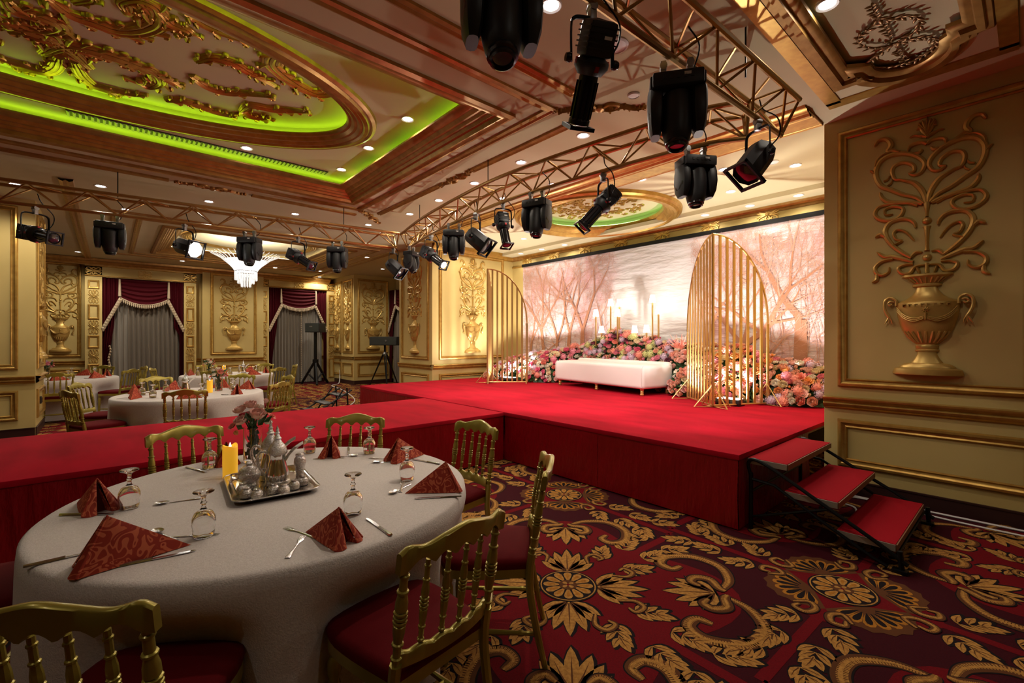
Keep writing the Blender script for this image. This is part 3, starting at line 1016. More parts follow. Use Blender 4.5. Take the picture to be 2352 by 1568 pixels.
def cp_petals(mb, x, y, r0, r1, n, wd, m, z, ph=0.0):
    mb.cur = m
    for k in range(n):
        a = 2 * math.pi * k / n + ph
        ux, uy = math.cos(a), math.sin(a)
        poly = []
        for t, w_ in ((0, .3), (.35, .75), (.7, 1.0), (.92, .7), (1.0, .2)):
            poly.append((t, w_))
        pts = [(r0 + (r1 - r0) * t, w_ * wd) for t, w_ in poly] + [(r0 + (r1 - r0) * t, -w_ * wd) for t, w_ in poly[::-1]]
        mb.flat([(x + ux * p - uy * q, y + uy * p + ux * q) for p, q in pts], ZL * z)


def medallion(mb):
    cp_disc(mb, 0, 0, .178, 1, 5)
    cp_disc(mb, 0, 0, .168, 2, 6)
    cp_disc(mb, 0, 0, .160, 1, 7)
    cp_petals(mb, 0, 0, .055, .150, 12, .026, 2, 8)
    cp_petals(mb, 0, 0, .070, .130, 12, .010, 4, 9)
    cp_disc(mb, 0, 0, .055, 3, 9)
    cp_petals(mb, 0, 0, .008, .042, 4, .013, 2, 10, .78)
    cp_disc(mb, 0, 0, .010, 0, 11)


D = 1.64            # distance between neighbouring medallions (along the diagonals of the room axes)
mbA, mbB = MB(), MB()
# medallion A: red field, fan leaves, palmettes with C-scrolls, leaf garlands
mbA.cur = 0
mbA.flat([(.86 * math.cos(R(t)) * (1 + .16 * math.cos(4 * R(t))), .86 * math.sin(R(t)) * (1 + .16 * math.cos(4 * R(t)))) for t in range(0, 360, 6)], ZL)
medallion(mbA)
for k in range(4):
    a = R(90 * k)
    ux, uy = math.cos(a), math.sin(a)

    def T(p, ux=ux, uy=uy):
        return (p[0] * ux - p[1] * uy, p[0] * uy + p[1] * ux)
    for da in (-66, -44, -22, 22, 44, 66, 0):        # fan behind the medallion
        b0 = T((.17, 0))
        cp_petal(mbA, b0[0], b0[1], a + R(da), .31 - .0016 * abs(da), .034, 2 + (.2 if da == 0 else 0), 2, -.003 * da)
    for da in (-72, -50, -28, 28, 50, 72, 0):        # palmette pointing back at A
        b0 = T((.86, 0))
        cp_petal(mbA, b0[0], b0[1], a + math.pi + R(da), .30 - .0013 * abs(da), .036, 2 + (.2 if da == 0 else 0), 2, -.004 * da)
    for s in (1, -1):
        cp_scroll(mbA, [T(p) for p in ((.80, s * .07), (.76, s * .12), (.80, s * .17), (.88, s * .15), (.90, s * .06), (.93, s * .02))], .026, 6)
        cp_scroll(mbA, [T(p) for p in ((.91, s * .03), (1.0, s * .16), (1.0, s * .34), (.86, s * .46), (.68, s * .44), (.62, s * .34), (.68, s * .27), (.75, s * .31))], .032, 2)
    g_ = a + R(45)
    gx, gy = math.cos(g_), math.sin(g_)
    for s in (1, -1):                        # leaf garlands either side of a red stripe
        for j, rr in enumerate((.42, .64, .86)):
            px, py = gx * rr - gy * s * .085, gy * rr + gx * s * .085
            cp_leaf(mbA, px, py, g_ + s * R(20 if j % 2 else 48), .21, .085, 3, 2, curl=-.3 * s)
        cp_scroll(mbA, [(gx * r_ - gy * s * q, gy * r_ + gx * s * q) for r_, q in ((.30, .10), (.36, .17), (.43, .16), (.43, .09), (.38, .09))], .014, 5)
    mbA.cur = 0
    mbA.strip([(gx * .3, gy * .3), (gx * 1.15, gy * 1.15)], [.03, .03], ZL * 1.5)
# medallion B: pierced amber palmettes, dark spirals, garlands
mbB.cur = 0
mbB.flat([(.36 * math.cos(R(t)) * (1 + .25 * math.cos(4 * R(t) + math.pi)), .36 * math.sin(R(t)) * (1 + .25 * math.cos(4 * R(t) + math.pi))) for t in range(0, 360, 6)], ZL)
medallion(mbB)
for k in range(4):
    a = R(90 * k)
    ux, uy = math.cos(a), math.sin(a)

    def T(p, ux=ux, uy=uy):
        return (p[0] * ux - p[1] * uy, p[0] * uy + p[1] * ux)
    sh = []
    for j in range(15):
        t = R(-84 + 12 * j)
        rr = .215 + (.018 if j % 2 else 0)
        sh.append(T((.19 + rr * math.cos(t) * 1.05, rr * math.sin(t))))
    c0 = T((.17, 0))
    mbB.cur = 3
    mbB.flat([c0] + sh, ZL * 2)
    mbB.cur = 4
    for j in range(7):
        t = R(-72 + 24 * j)
        for wd, m_, z_, q in ((.030, 4, 3, 1.0), (.017, 1, 4, .88)):
            b0 = Vector((.20, 0))
            dv = Vector((math.cos(t), math.sin(t)))
            nv = Vector((-dv.y, dv.x))
            L = .185 * q
            pts = []
            for u_, w_ in ((.28, .15), (.55, .7), (.8, 1), (.95, .7), (1.0, .0), (.95, -.7), (.8, -1), (.55, -.7), (.28, -.15)):
                p = b0 + dv * L * u_ + nv * wd * w_
                pts.append(T((p.x, p.y)))
            mbB.cur = m_
            mbB.flat(pts, ZL * z_)
    g_ = a + R(45)
    gx, gy = math.cos(g_), math.sin(g_)
    for s in (1, -1):
        cp_scroll(mbB, [(gx * r_ - gy * s * q, gy * r_ + gx * s * q) for r_, q in ((.36, .14), (.30, .08), (.35, .035), (.42, .06), (.41, .12), (.36, .11))], .016, 5)
        for j, rr in enumerate((.48, .70, .92)):
            px, py = gx * rr - gy * s * .075, gy * rr + gx * s * .075
            cp_leaf(mbB, px, py, g_ + s * R(20 if j % 2 else 46), .21, .085, 3, 2, curl=-.3 * s)
    mbB.cur = 0
    mbB.strip([(gx * .40, gy * .40), (gx * 1.15, gy * 1.15)], [.028, .028], ZL * 1.5)
CA = mbA.mesh('carpet_motif_red', CM, False)
CB = mbB.mesh('carpet_motif_dark', CM, False)
for i in range(-1, 4):
    for j in range(-2, 7):
        for me, ox, oy in ((CA, 2.10, 1.87), (CB, 3.30, .75)):
            x, y = ox + 2.4 * i, oy + 2.24 * j
            if x < -3.5 or x > 7.5 or y > 16 or y < -2.2 or (y < 1 and x > 5) or (x < -.5 and y < 8):
                continue
            o = place('carpet_motif', me, floor, (x, y, 0), (0, 0, math.atan2(1.12, 1.2)))

# ================================================================== stage, runway, steps
stage = thing('stage_platform', 'wide red carpeted stage platform with satin skirt below the floral backdrop', 'stage')
SX0, SX1, SY0, SY1 = 3.70, 7.84, 1.52, 8.72
MB().cbox(SX0 - .012, SX1, SY0 - .012, SY1, STG - .045, STG, .008).build('deck_carpet', 'stage_red', stage)


def skirt(parent, p0, p1, z0, z1, seed, amp=.013):
    """cloth skirt between two ground points with shallow creases"""
    rnd = random.Random(seed)
    p0, p1 = Vector(p0), Vector(p1)
    d = (p1 - p0)
    L = d.length
    t = d.normalized()
    nrm = Vector((t.y, -t.x))
    ph = [rnd.uniform(0, 6.28) for _ in range(6)]

    def fn(u, v):
        x = u * L
        k = sum(math.sin(x * f + ph[i] + v * q) for i, (f, q) in enumerate(((3.1, 2.0), (7.3, -3.5), (13.1, 4.2)))) / 3
        o = nrm * (amp * k * (1 - abs(2 * v - 1) ** 3) + .004)
        p = p0 + t * x + o
        return (p.x, p.y, z0 + (z1 - z0) * v)
    return MB().grid(fn, max(8, int(L * 12)), 8).build('skirt_panel', 'skirt_red', parent)


ys_ = [SY0, 2.9, 4.35, 6.24, 7.5, SY1]
for i in range(5):
    if i != 2:
        skirt(stage, (SX0, ys_[i + 1]), (SX0, ys_[i]), .012, STG - .03, 40 + i)
skirt(stage, (SX0, SY0), (5.4, SY0), .012, STG - .03, 50)
skirt(stage, (5.4, SY1), (SX0, SY1), .012, STG - .03, 51)
for (x, y) in ((3.85, 1.7), (3.85, 4.2), (3.85, 6.4), (3.85, 8.5), (7.6, 1.7), (7.6, 8.5), (5.6, 1.8), (5.6, 8.4)):
    MB().box(x - .03, x + .03, y - .03, y + .03, 0, STG - .05).build('leg', 'black_metal', stage, smooth=False)
MB().box(SX0 + .05, SX1 - .05, SY0 + .05, SY1 - .05, STG - .10, STG - .046).build('deck_board', 'tread_wood', stage, smooth=False)

runway = thing('runway_platform', 'long red runway platform joining the stage between the dining tables', 'runway')
RX0, RX1, RY0, RY1 = -4.6, SX0 - .02, 4.35, 6.24
MB().cbox(RX0, RX1, RY0 - .012, RY1 + .012, STG - .05, STG - .006, .008).build('deck_carpet', 'stage_red', runway)
for i, (a, b) in enumerate(((-4.6, -2.2), (-2.2, 0.1), (.1, 1.9), (1.9, RX1))):
    skirt(runway, (a, RY0), (b, RY0), .012, STG - .03, 60 + i)
    skirt(runway, (b, RY1), (a, RY1), .012, STG - .03, 70 + i)
for x in (-4.3, -2.2, 0, 1.9, 3.5):
    for y in (RY0 + .1, RY1 - .1):
        MB().box(x - .03, x + .03, y - .03, y + .03, 0, STG - .05).build('leg', 'black_metal', runway, smooth=False)
MB().box(RX0 + .05, RX1 - .05, RY0 + .05, RY1 - .05, STG - .10, STG - .051).build('deck_board', 'tread_wood', runway, smooth=False)

steps = thing('stage_steps', 'folding black steel stage steps with three red carpeted treads by the wall', 'steps', (0, 0, 0))
for (b1, b0, z) in ((1.50, 1.22, .555), (1.235, .90, .355), (.905, .585, .165)):
    t_ = MB().cbox(3.84, 4.96, b0, b1, z - .012, z + .004, .003).build('tread', 'tread_red', steps)
    for xr in (3.832, 4.958):
        MB().box(xr, xr + .010, b0, b1, z - .042, z).build('tread_rim', 'tread_edge', t_, smooth=False)
    MB().box(3.842, 4.958, b0 - .008, b0, z - .042, z).box(3.842, 4.958, b0, b1, z - .04, z - .012).build('tread_board', 'tread_wood', t_, smooth=False)
for x in (3.815, 4.985):
    MB().tube(spline([(x, 1.47, .42), (x, 1.49, .52), (x, 1.44, .555), (x, 1.30, .50), (x, 1.0, .335), (x, .70, .17), (x, .52, .06)], 5), .014, 8).build('side_rail', 'black_metal', steps)
    MB().tube([(x, 1.46, .40), (x, 1.30, .385), (x, 1.0, .21), (x, .70, .05), (x, .62, .02)], .012, 8).build('side_rail', 'black_metal', steps)
    MB().tube([(x, 1.47, .45), (x, 1.47, .0)], .016, 8).build('leg', 'black_metal', steps)
    MB().tube([(x, 1.47, .10), (x, .95, .30)], .010, 8).build('brace', 'black_metal', steps)
    MB().tube([(x, .56, .14), (x, .55, .0)], .016, 8).build('leg', 'black_metal', steps)
    MB().cbox(x - .03, x + .03, .52, .60, 0, .025, .005).build('foot', 'black_metal', steps)
for y, z in ((1.47, .30), (.58, .10), (1.0, .30)):
    MB().tube([(3.815, y, z), (4.985, y, z)], .010, 6).build('cross_bar', 'black_metal', steps)

# small dark steps folded against the other end of the stage
st2 = thing('folding_steps', 'small dark folding steps leaning beside the far end of the stage', 'steps')
for y in (8.95, 9.55):
    MB().tube([(3.62, y, .50), (2.75, y, .02)], .015, 6).build('side_rail', 'black_metal', st2)
    MB().tube([(3.52, y, .55), (3.55, y, .0)], .015, 6).build('leg', 'black_metal', st2)
    MB().tube([(3.45, y, .52), (3.10, y, .02)], .013, 6).build('brace', 'black_metal', st2)
for x, z in ((3.45, .40), (3.18, .26), (2.95, .13)):
    MB().cbox(x - .10, x + .10, 8.96, 9.54, z - .012, z + .012, .004).build('tread', 'black_body', st2)

# ================================================================== backdrop
bd = thing('floral_backdrop', 'pink and grey printed vinyl backdrop of bare trees behind the white bench', 'backdrop', (7.72, 8.36, STG), R(-90))
BW, BH = 6.5, 2.72
bmesh_ = MB().grid(lambda u, v: (u * BW, -.006 * math.sin(u * 31) * math.sin(v * 6), v * BH), 90, 24)
bmesh_.build('printed_sheet', 'backdrop', bd)
MB().box(-.03, BW + .03, -.02, .03, BH - .02, BH + .05).build('top_bar', 'black_metal', bd, smooth=False)
for x in (.05, BW * .33, BW * .66, BW - .05):
    MB().tube([(x, .05, 0), (x, .05, BH)], .02, 6).build('frame_post', 'black_metal', bd)


def tree(mb, x, h, wd, seed, lean=0.0):
    rnd = random.Random(seed)
    cnt = [0]

    def br(p, ang, L, w_, depth):
        cnt[0] += 1
        q = Vector((p.x + math.sin(ang) * L, p.y + math.cos(ang) * L))
        mid = (p + q) / 2 + Vector((rnd.uniform(-.06, .06), 0)) * L
        w1 = w_ * .68
        if q.y < BH - .01 and p.y < BH - .01 and 0 < q.x < BW and 0 < p.x < BW and not 2.75 < q.x < 4.4:
            mb.cur = 0 if w_ > .010 else 1
            mb.strip([tuple(p), tuple(mid), tuple(q)], [w_, (w_ + w1) / 2, w1], 0, WXF @ Matrix.Translation((0, 0, .014 + seed * .0004 + .000004 * cnt[0])))
        if depth <= 0 or q.y > BH:
            return
        n = 2 if rnd.random() < .6 else 3
        for k in range(n):
            sp_ = (k - (n - 1) / 2) * rnd.uniform(.45, .8) + rnd.uniform(-.2, .2)
            br(q, ang * .9 + sp_, max(.07, L * rnd.uniform(.62, .82)), max(.0022, w1 * rnd.uniform(.55, .82)), depth - 1)
        if depth > 2 and rnd.random() < .6:
            br(mid, ang + rnd.choice((-1, 1)) * rnd.uniform(.6, 1.2), max(.07, L * .5), max(.0022, w1 * .35), depth - 2)
    br(Vector((x, 0)), lean, h, wd, 7)


for (x, h, wd, sd, ln) in ((.28, .85, .05, 1, .05), (.70, 1.15, .06, 2, -.04), (1.12, .9, .05, 10, .06), (1.50, 1.05, .065, 3, .04), (1.95, 1.1, .07, 4, -.03), (2.35, .85, .05, 9, .08),
                           (4.75, .85, .055, 5, -.10), (5.20, .80, .08, 6, .08), (5.62, 1.0, .06, 12, -.06), (6.13, 1.2, .11, 7, -.03)):
    mb = MB()
    tree(mb, x, h, wd, sd, ln)
    mb.build('tree_print', ['print_tree', 'print_twig'], bd, smooth=False)
mb = MB()
mb.cur = 0
rnd = random.Random(3)
for k in range(60):      # undergrowth in the print
    x = rnd.choice([rnd.uniform(.05, 2.6), rnd.uniform(4.5, 6.4)])
    h = rnd.uniform(.5, 2.2)
    mb.strip(spline([(x, .02), (x + rnd.uniform(-.1, .1), h * .5), (x + rnd.uniform(-.25, .25), h)], 4), [.0045] * 5 + [.003] * 4, 0, WXF @ Matrix.Translation((0, 0, .0118)))
mb.build('undergrowth_print', 'print_twig', bd, smooth=False)

# ================================================================== gold slatted screens
def screen(label, hinge, ends, ztop, group):
    t = thing('slatted_screen', label, 'screen', (hinge[0], hinge[1], STG), 0, group)
    for (ex, ey), zend, ns in ends:
        d = Vector((ex - hinge[0], ey - hinge[1]))
        L = d.length
        u_ = d.normalized()
        H0 = ztop - STG

        def top(s):
            return zend - STG + (H0 - (zend - STG)) * math.sqrt(max(0, 1 - (s / L) ** 2))
        arc = [(u_.x * L * math.sin(R(a)), u_.y * L * math.sin(R(a)), zend - STG + (H0 - zend + STG) * math.cos(R(a))) for a in range(0, 91, 5)]
        MB().tube(arc, .014, 8).build('arched_rail', 'arch_gold', t)
        MB().tube([(0, 0, .03), (u_.x * L, u_.y * L, .03)], .012, 8).build('bottom_rail', 'arch_gold', t)
        for k in range(ns):
            s = L * k / (ns - 1)
            rz = math.atan2(u_.y, u_.x)
            mb = MB().box(-.018, .018, -.008, .008, .03, top(s) - .005)
            mb.build('slat', 'arch_gold', t, (u_.x * s, u_.y * s, 0), (0, 0, rz), smooth=False)
        q = Vector((-u_.y, u_.x))
        for s in (.02, L - .02):
            for sg in (1, -1):
                b = u_ * s
                f = b + q * .24 * sg
                MB().tube([(b.x, b.y, .30), (f.x, f.y, .012), (b.x, b.y, .012)], .009, 6).build('foot_brace', 'arch_gold', t)
    return t


screen('gold slatted folding screen with curved top standing before the bench, taller slats at its hinge', (6.00, 2.79), (((6.60, 3.46), 1.62, 10), ((6.80, 2.40), 1.72, 9)), 2.90, 'gold screens flanking the bench')
screen('gold slatted folding screen with curved top beside the cream urn panel at the stage end', (5.86, 7.43), (((6.47, 6.89), 1.85, 9), ((6.50, 8.05), 1.85, 10)), 2.96, 'gold screens flanking the bench')

# ================================================================== bench
bn = thing('upholstered_bench', 'long white upholstered backless bench on turned gold feet amid flowers', 'bench', (6.84, 5.10, STG), math.atan2(2.185, .351) - R(90))


def rounded(x0, x1, y0, y1, z0, z1, r, seg=5):
    bm = bmesh.new()
    bmesh.ops.create_cube(bm, size=1)
    for v in bm.verts:
        v.co = Vector(((x0 + x1) / 2 + v.co.x * (x1 - x0), (y0 + y1) / 2 + v.co.y * (y1 - y0), (z0 + z1) / 2 + v.co.z * (z1 - z0)))
    bmesh.ops.bevel(bm, geom=bm.edges[:], offset=r, segments=seg, affect='EDGES', profile=.5)
    m = MB()
    bm.verts.index_update()
    m.add([v.co[:] for v in bm.verts], [[v.index for v in f.verts] for f in bm.faces])
    bm.free()
    return m


rounded(-.37, .37, -1.13, 1.13, .11, .49, .06).build('seat', 'bench_white', bn, ang=80)
rounded(.19, .38, -1.12, 1.12, .40, .53, .06).build('bolster', 'bench_white', bn, ang=80)
MB().tube([(-.372, -1.10, .14), (-.374, -1.10, .44), (-.33, -1.10, .488)], .006, 6).tube([(-.372, 1.10, .14), (-.374, 1.10, .44), (-.33, 1.10, .488)], .006, 6).build('piping', 'bench_white', bn)
LEGP = [(.022, 0), (.030, .012), (.034, .03), (.024, .045), (.030, .055), (.030, .07), (.022, .08), (.032, .095), (.034, .115)]
for x in (-.30, .30):
    for y in (-1.05, 0, 1.05):
        MB().lathe(LEGP, 12).build('foot', 'arch_gold', bn, (x, y, 0))
# ================================================================== flowers on the stage
FCOL = {'peach': (.79, .41, .28), 'blush': (.80, .47, .40), 'coral': (.76, .25, .18), 'pink': (.74, .24, .31), 'rose': (.68, .10, .20),
        'cream': (.76, .62, .40), 'ivory': (.78, .70, .58), 'lilac': (.58, .41, .52), 'orange': (.82, .36, .10), 'wine': (.17, .012, .04), 'lime': (.55, .54, .20)}
for k, c in FCOL.items():
    c2 = tuple(min(1, v * 1.25 + .03) for v in c)
    mat('petal_' + k, c, .6, sheen=.2, noise=(30, c2, .35, .7))


def petal(mb, ang, tilt, r, L, wd, cup, z0):
    """one cupped petal"""
    ca_, sa_ = math.cos(ang), math.sin(ang)
    vs = []
    for j, t in enumerate((0, .4, .75, 1.0)):
        hw = wd * (.35, .9, 1.0, .55)[j]
        el = tilt + cup * t
        rad = r + L * t * math.cos(el)
        z = z0 + L * t * math.sin(el)
        for s in (-1, 0, 1):
            lift = .22 * wd * abs(s)
            vs.append((rad * ca_ - s * hw * sa_, rad * sa_ + s * hw * ca_, z + lift))
    fs = []
    for j in range(3):
        for i in range(2):
            fs.append((j * 3 + i, j * 3 + i + 1, j * 3 + i + 4, j * 3 + i + 3))
    mb.add(vs, fs)


def rose_mesh():
    mb = MB()
    for ring, (n, tilt, r, L, wd, cup) in enumerate(((3, 1.45, .004, .042, .020, .25), (4, 1.15, .008, .046, .024, .35), (5, .80, .010, .052, .028, .5), (6, .35, .012, .056, .030, .6))):
        for k in range(n):
            petal(mb, 2 * math.pi * k / n + ring * .7, tilt, r, L, wd, cup, 0)
    mb.lathe([(.010, 0), (.014, .02), (.008, .04), (.001, .045)], 6)
    return mb.mesh('rose_blossom', 'petal_peach', ang=60)


def hydrangea_mesh(seed=2):
    rnd = random.Random(seed)
    mb = MB()
    n = 46
    for i in range(n):
        z = 1 - 1.45 * (i + .5) / n
        a = i * 2.39996
        rr = math.sqrt(max(0, 1 - z * z))
        d = Vector((rr * math.cos(a), rr * math.sin(a), z))
        u_ = d.orthogonal().normalized()
        v_ = d.cross(u_)
        c = d * (.062 + rnd.uniform(-.006, .006)) + Vector((0, 0, .03))
        ph = rnd.uniform(0, 1.5)
        vs, fs = [tuple(c)], []
        for k in range(4):
            t = ph + k * math.pi / 2
            e1_ = u_ * math.cos(t) + v_ * math.sin(t)
            e2_ = u_ * math.cos(t + .55) + v_ * math.sin(t + .55)
            e0_ = u_ * math.cos(t - .55) + v_ * math.sin(t - .55)
            b = len(vs)
            vs += [tuple(c + e0_ * .011 + d * .004), tuple(c + e1_ * .017 + d * .002), tuple(c + e2_ * .011 + d * .004)]
            fs.append((0, b, b + 1, b + 2))
        mb.add(vs, fs)
    mb.lathe([(.01, -.01), (.045, .0), (.052, .03), (.04, .06), (.002, .075)], 8)
    return mb.mesh('hydrangea_blossom', 'petal_lilac', ang=60)


def daisy_mesh():
    mb = MB()
    for n, tilt, L, wd in ((9, .15, .055, .015), (8, .6, .045, .014), (6, 1.0, .034, .012)):
        for k in range(n):
            petal(mb, 2 * math.pi * k / n + tilt, tilt, .006, L, wd, .25, .005)
    mb.lathe([(.010, 0), (.012, .012), (.001, .018)], 6)
    return mb.mesh('dahlia_blossom', 'petal_coral', ang=60)


def bud_mesh():
    mb = MB()
    for n, tilt, L, wd in ((4, 1.35, .04, .018), (5, 1.0, .036, .018)):
        for k in range(n):
            petal(mb, 2 * math.pi * k / n + tilt, tilt, .006, L, wd, .5, .0)
    mb.lathe([(.008, 0), (.013, .016), (.008, .034), (.001, .038)], 6)
    return mb.mesh('rosebud', 'petal_blush', ang=60)


BLO = [rose_mesh(), hydrangea_mesh(), daisy_mesh(), bud_mesh()]
BNAME = ['rose_blossom', 'hydrangea_blossom', 'dahlia_blossom', 'rosebud']


def leaf_card(mb, p, d, L, wd, rnd):
    u_ = Vector(d).normalized()
    s_ = u_.cross(Vector((rnd.uniform(-1, 1), rnd.uniform(-1, 1), rnd.uniform(-.2, 1)))).normalized()
    p = Vector(p)
    n_ = u_.cross(s_)
    mb.add([tuple(p), tuple(p + u_ * L * .45 + s_ * wd + n_ * wd * .3), tuple(p + u_ * L), tuple(p + u_ * L * .45 - s_ * wd + n_ * wd * .3), tuple(p + u_ * L * .5 - n_ * wd * .1)],
           [(0, 1, 4), (1, 2, 4), (2, 3, 4), (3, 0, 4)])


FRONT = [(8.35, 6.62), (8.0, 6.60), (6.9, 6.62), (6.60, 6.95), (6.35, 7.42), (6.0, 7.40), (5.2, 7.28), (4.2, 7.12), (3.85, 6.80), (3.5, 6.72), (2.65, 6.66), (2.3, 6.88), (2.1, 6.85), (1.8, 7.05)]
TOPZ = [(8.6, .98), (7.7, 1.14), (6.8, 1.26), (6.2, 1.34), (5.5, 1.66), (5.0, 1.56), (4.3, 1.45), (3.7, 1.36), (3.1, 1.38), (2.5, 1.18), (2.1, 1.13), (1.7, 1.08)]


def interp(tab, b):
    t = sorted(tab)
    return float(np.interp(b, [p[0] for p in t], [p[1] for p in t]))


def palette(b, h, rnd):
    """colour drift along the bed: peach/ivory ends, pinks behind the bench, orange/peach by the near screen"""
    if b > 6.9:
        c = ['ivory', 'cream', 'blush', 'peach', 'lilac', 'rose', 'ivory', 'cream']
    elif b > 6.2:
        c = ['rose', 'pink', 'cream', 'ivory', 'blush', 'coral', 'cream']
    elif b > 4.1:
        c = ['pink', 'coral', 'rose', 'pink', 'coral', 'peach', 'lilac', 'pink'] if h < .5 else ['lilac', 'lime', 'cream', 'pink', 'wine', 'coral', 'ivory', 'rose', 'peach']
    elif b > 3.3:
        c = ['blush', 'peach', 'coral', 'cream', 'blush', 'ivory', 'peach']
    elif b > 2.5:
        c = ['orange', 'peach', 'coral', 'pink', 'peach', 'cream', 'orange']
    else:
        c = ['peach', 'blush', 'cream', 'pink', 'lilac', 'orange', 'ivory', 'coral']
    return rnd.choice(c)


def on_bench(a, b):
    an = math.atan2(2.185, .351) - R(90)
    dx, dy = a - 6.84, b - 5.10
    x, y = dx * math.cos(an) + dy * math.sin(an), -dx * math.sin(an) + dy * math.cos(an)
    return -.5 < x < .44 and abs(y) < 1.21


def arrangement(label, b0, b1, n, seed):
    t = thing('flower_arrangement', label, 'flowers', (7.2, (b0 + b1) / 2, STG), 0, 'flower banks on the stage')
    org = Vector((7.2, (b0 + b1) / 2, STG))
    rnd = random.Random(seed)
    fol = MB()
    pts = []
    tries = 0
    while len(pts) < n and tries < n * 40:
        tries += 1
        b = rnd.uniform(b0, b1)
        fr, tz = interp(FRONT, b), interp(TOPZ, b) + rnd.uniform(-.05, .05)
        s = rnd.random() ** .85          # 0 at the foot of the front face, 1 at the crest
        a = fr + (7.56 - fr) * (s ** 1.25) + rnd.uniform(-.03, .03)
        z = STG + .05 + (tz - STG - .07) * math.sin(s * math.pi / 2)
        p = Vector((a, b, z))
        if any((p - q).length < .074 for q in pts):
            continue
        if on_bench(a, b):
            continue
        if min(math.hypot(a - 6.45, b - 7.45), math.hypot(a - 6.42, b - 2.75)) < .27:
            continue
        pts.append(p)
        nrm = Vector((-(1.15 - s), rnd.uniform(-.25, .25), .35 + s * .9)).normalized()
        h = (z - STG) / max(.1, tz - STG)
        ck = palette(b, h, rnd)
        kind = 1 if ck in ('lilac', 'lime') or (ck in ('pink', 'coral') and rnd.random() < .45) else rnd.choice((0, 0, 0, 2, 3))
        o = place(BNAME[kind], BLO[kind], t, p - org, nrm.to_track_quat('Z', 'Y').to_euler(), (rnd.uniform(.95, 1.35) * (.9 if kind == 1 else 1.05),) * 3, 'petal_' + ck)
        for _ in range(3):
            d = Vector((-.6 + rnd.uniform(-.6, .3), rnd.uniform(-1, 1), rnd.uniform(-.3, .9)))
            leaf_card(fol, p - org - nrm * .03, d, rnd.uniform(.07, .12), rnd.uniform(.016, .028), rnd)
    # backing foliage that fills the bank
    for k in range(int((b1 - b0) * 420)):
        b = rnd.uniform(b0, b1)
        fr, tz = interp(FRONT, b), interp(TOPZ, b)
        s = rnd.random()
        a = fr + .06 + (7.5 - fr) * (s ** 1.25)
        z = STG + .02 + (tz - STG - .10) * math.sin(s * math.pi / 2)
        if on_bench(a, b):
            continue
        if min(math.hypot(a - 6.45, b - 7.45), math.hypot(a - 6.42, b - 2.75)) < .30:
            continue
        leaf_card(fol, Vector((a, b, z)) - org, (rnd.uniform(-1, .3), rnd.uniform(-1, 1), rnd.uniform(-.3, 1)), rnd.uniform(.08, .15), rnd.uniform(.02, .035), rnd)
    tag(fol.build('foliage', 'leaf_green', t, smooth=False), kind='stuff')
    # dark foam core
    core = MB()
    nn = 12

    def prof(b):
        fr, tz = interp(FRONT, b), interp(TOPZ, b)
        if abs(b - 7.45) < .35 or abs(b - 2.75) < .35:
            fr = 6.78
        return [(fr + .10 + (7.5 - fr - .1) * (s ** 1.25), STG + .0 + (tz - STG - .11) * math.sin(s * math.pi / 2)) for s in [k / 8 for k in range(9)]]
    core.grid(lambda u, v: (lambda q: (q[0] - org.x, b0 + (b1 - b0) * u - org.y, q[1] - org.z))(prof(b0 + (b1 - b0) * u)[int(round(v * 8))]), nn, 8)
    core.build('foam_core', 'leaf_green', t)
    return t


arrangement('low bank of ivory, cream and blush flowers beside the smaller slatted screen', 6.45, 8.5, 280, 21)
arrangement('tall mound of pink, coral and lilac flowers behind the white bench', 3.95, 6.45, 298, 22)
arrangement('bank of peach and orange flowers behind the larger slatted screen', 1.75, 3.95, 298, 23)

# feathery coral plume
pl = thing('dried_plume', 'feathery coral dried plume rising from the flower bank', 'plume', (7.3, 3.98, 1.25))
mb = MB()
rnd = random.Random(4)
for k in range(46):
    a = rnd.uniform(-.7, .7)
    L = rnd.uniform(.15, .36)
    mb.tube([(0, 0, 0), (.02 * a, L * .5 * math.sin(a), L * .5), (rnd.uniform(-.05, .05), L * math.sin(a) * 1.2, L * math.cos(a))], [.004, .006, .002], 4, cap=False)
mb.build('feather', 'petal_coral', pl)

# ================================================================== gold stick lamps between the flowers
LAMPS = [(5.76, 2.13, 'shortest-shaded lamp at the edge by the printed trees'), (5.62, 1.80, ''), (5.40, 2.32, ''), (5.20, 2.30, ''), (5.24, 2.11, ''), (4.86, 1.79, ''), (4.61, 1.80, ''), (4.49, 2.33, ''), (4.37, 2.12, '')]
LLAB = ['tall gold stick lamp standing at the tree-print end of the lamp row', 'low gold stick lamp half sunk in flowers below the tallest pair of lamps',
        'tall gold stick lamp with white shade, one of two with touching shades', 'gold stick lamp with glowing white shade behind a shorter lamp',
        'medium gold stick lamp standing before a pair of touching shades', 'low gold stick lamp with white shade beside its low twin',
        'low gold stick lamp beside the two tall slender lamps', 'tallest gold stick lamp with white shade glowing on the wrinkled backdrop',
        'slender gold stick lamp beside the tallest lamp of the row']
for i, (b, zt, _) in enumerate(LAMPS):
    a = 7.50 if i == 3 else (7.46 if i not in (4, 6) else 7.42)
    b, zt = b * a / 7.3, 1.5 + (zt - 1.5) * a / 7.3
    t = thing('stick_lamp', LLAB[i], 'lamp', (a, b, STG), 0, 'gold stick lamps on the stage')
    H = zt - STG
    MB().lathe([(.034, 0), (.034, .012), (.02, .02)], 16).build('base', 'arch_gold', t)
    MB().tube([(0, 0, .015), (0, 0, H - .16)], .016, 10).build('pole', 'arch_gold', t)
    MB().lathe([(.062, H - .17), (.040, H - .03)], 20, cap=False).build('shade', 'lamp_shade', t)
    MB().lathe([(.018, H - .16), (.024, H - .11), (.012, H - .07), (.001, H - .06)], 10).build('bulb', 'lamp_shade', t)
    light('lamp_bulb', 'POINT', (a, b, zt + .03), .4, (1, .88, .70), .03)

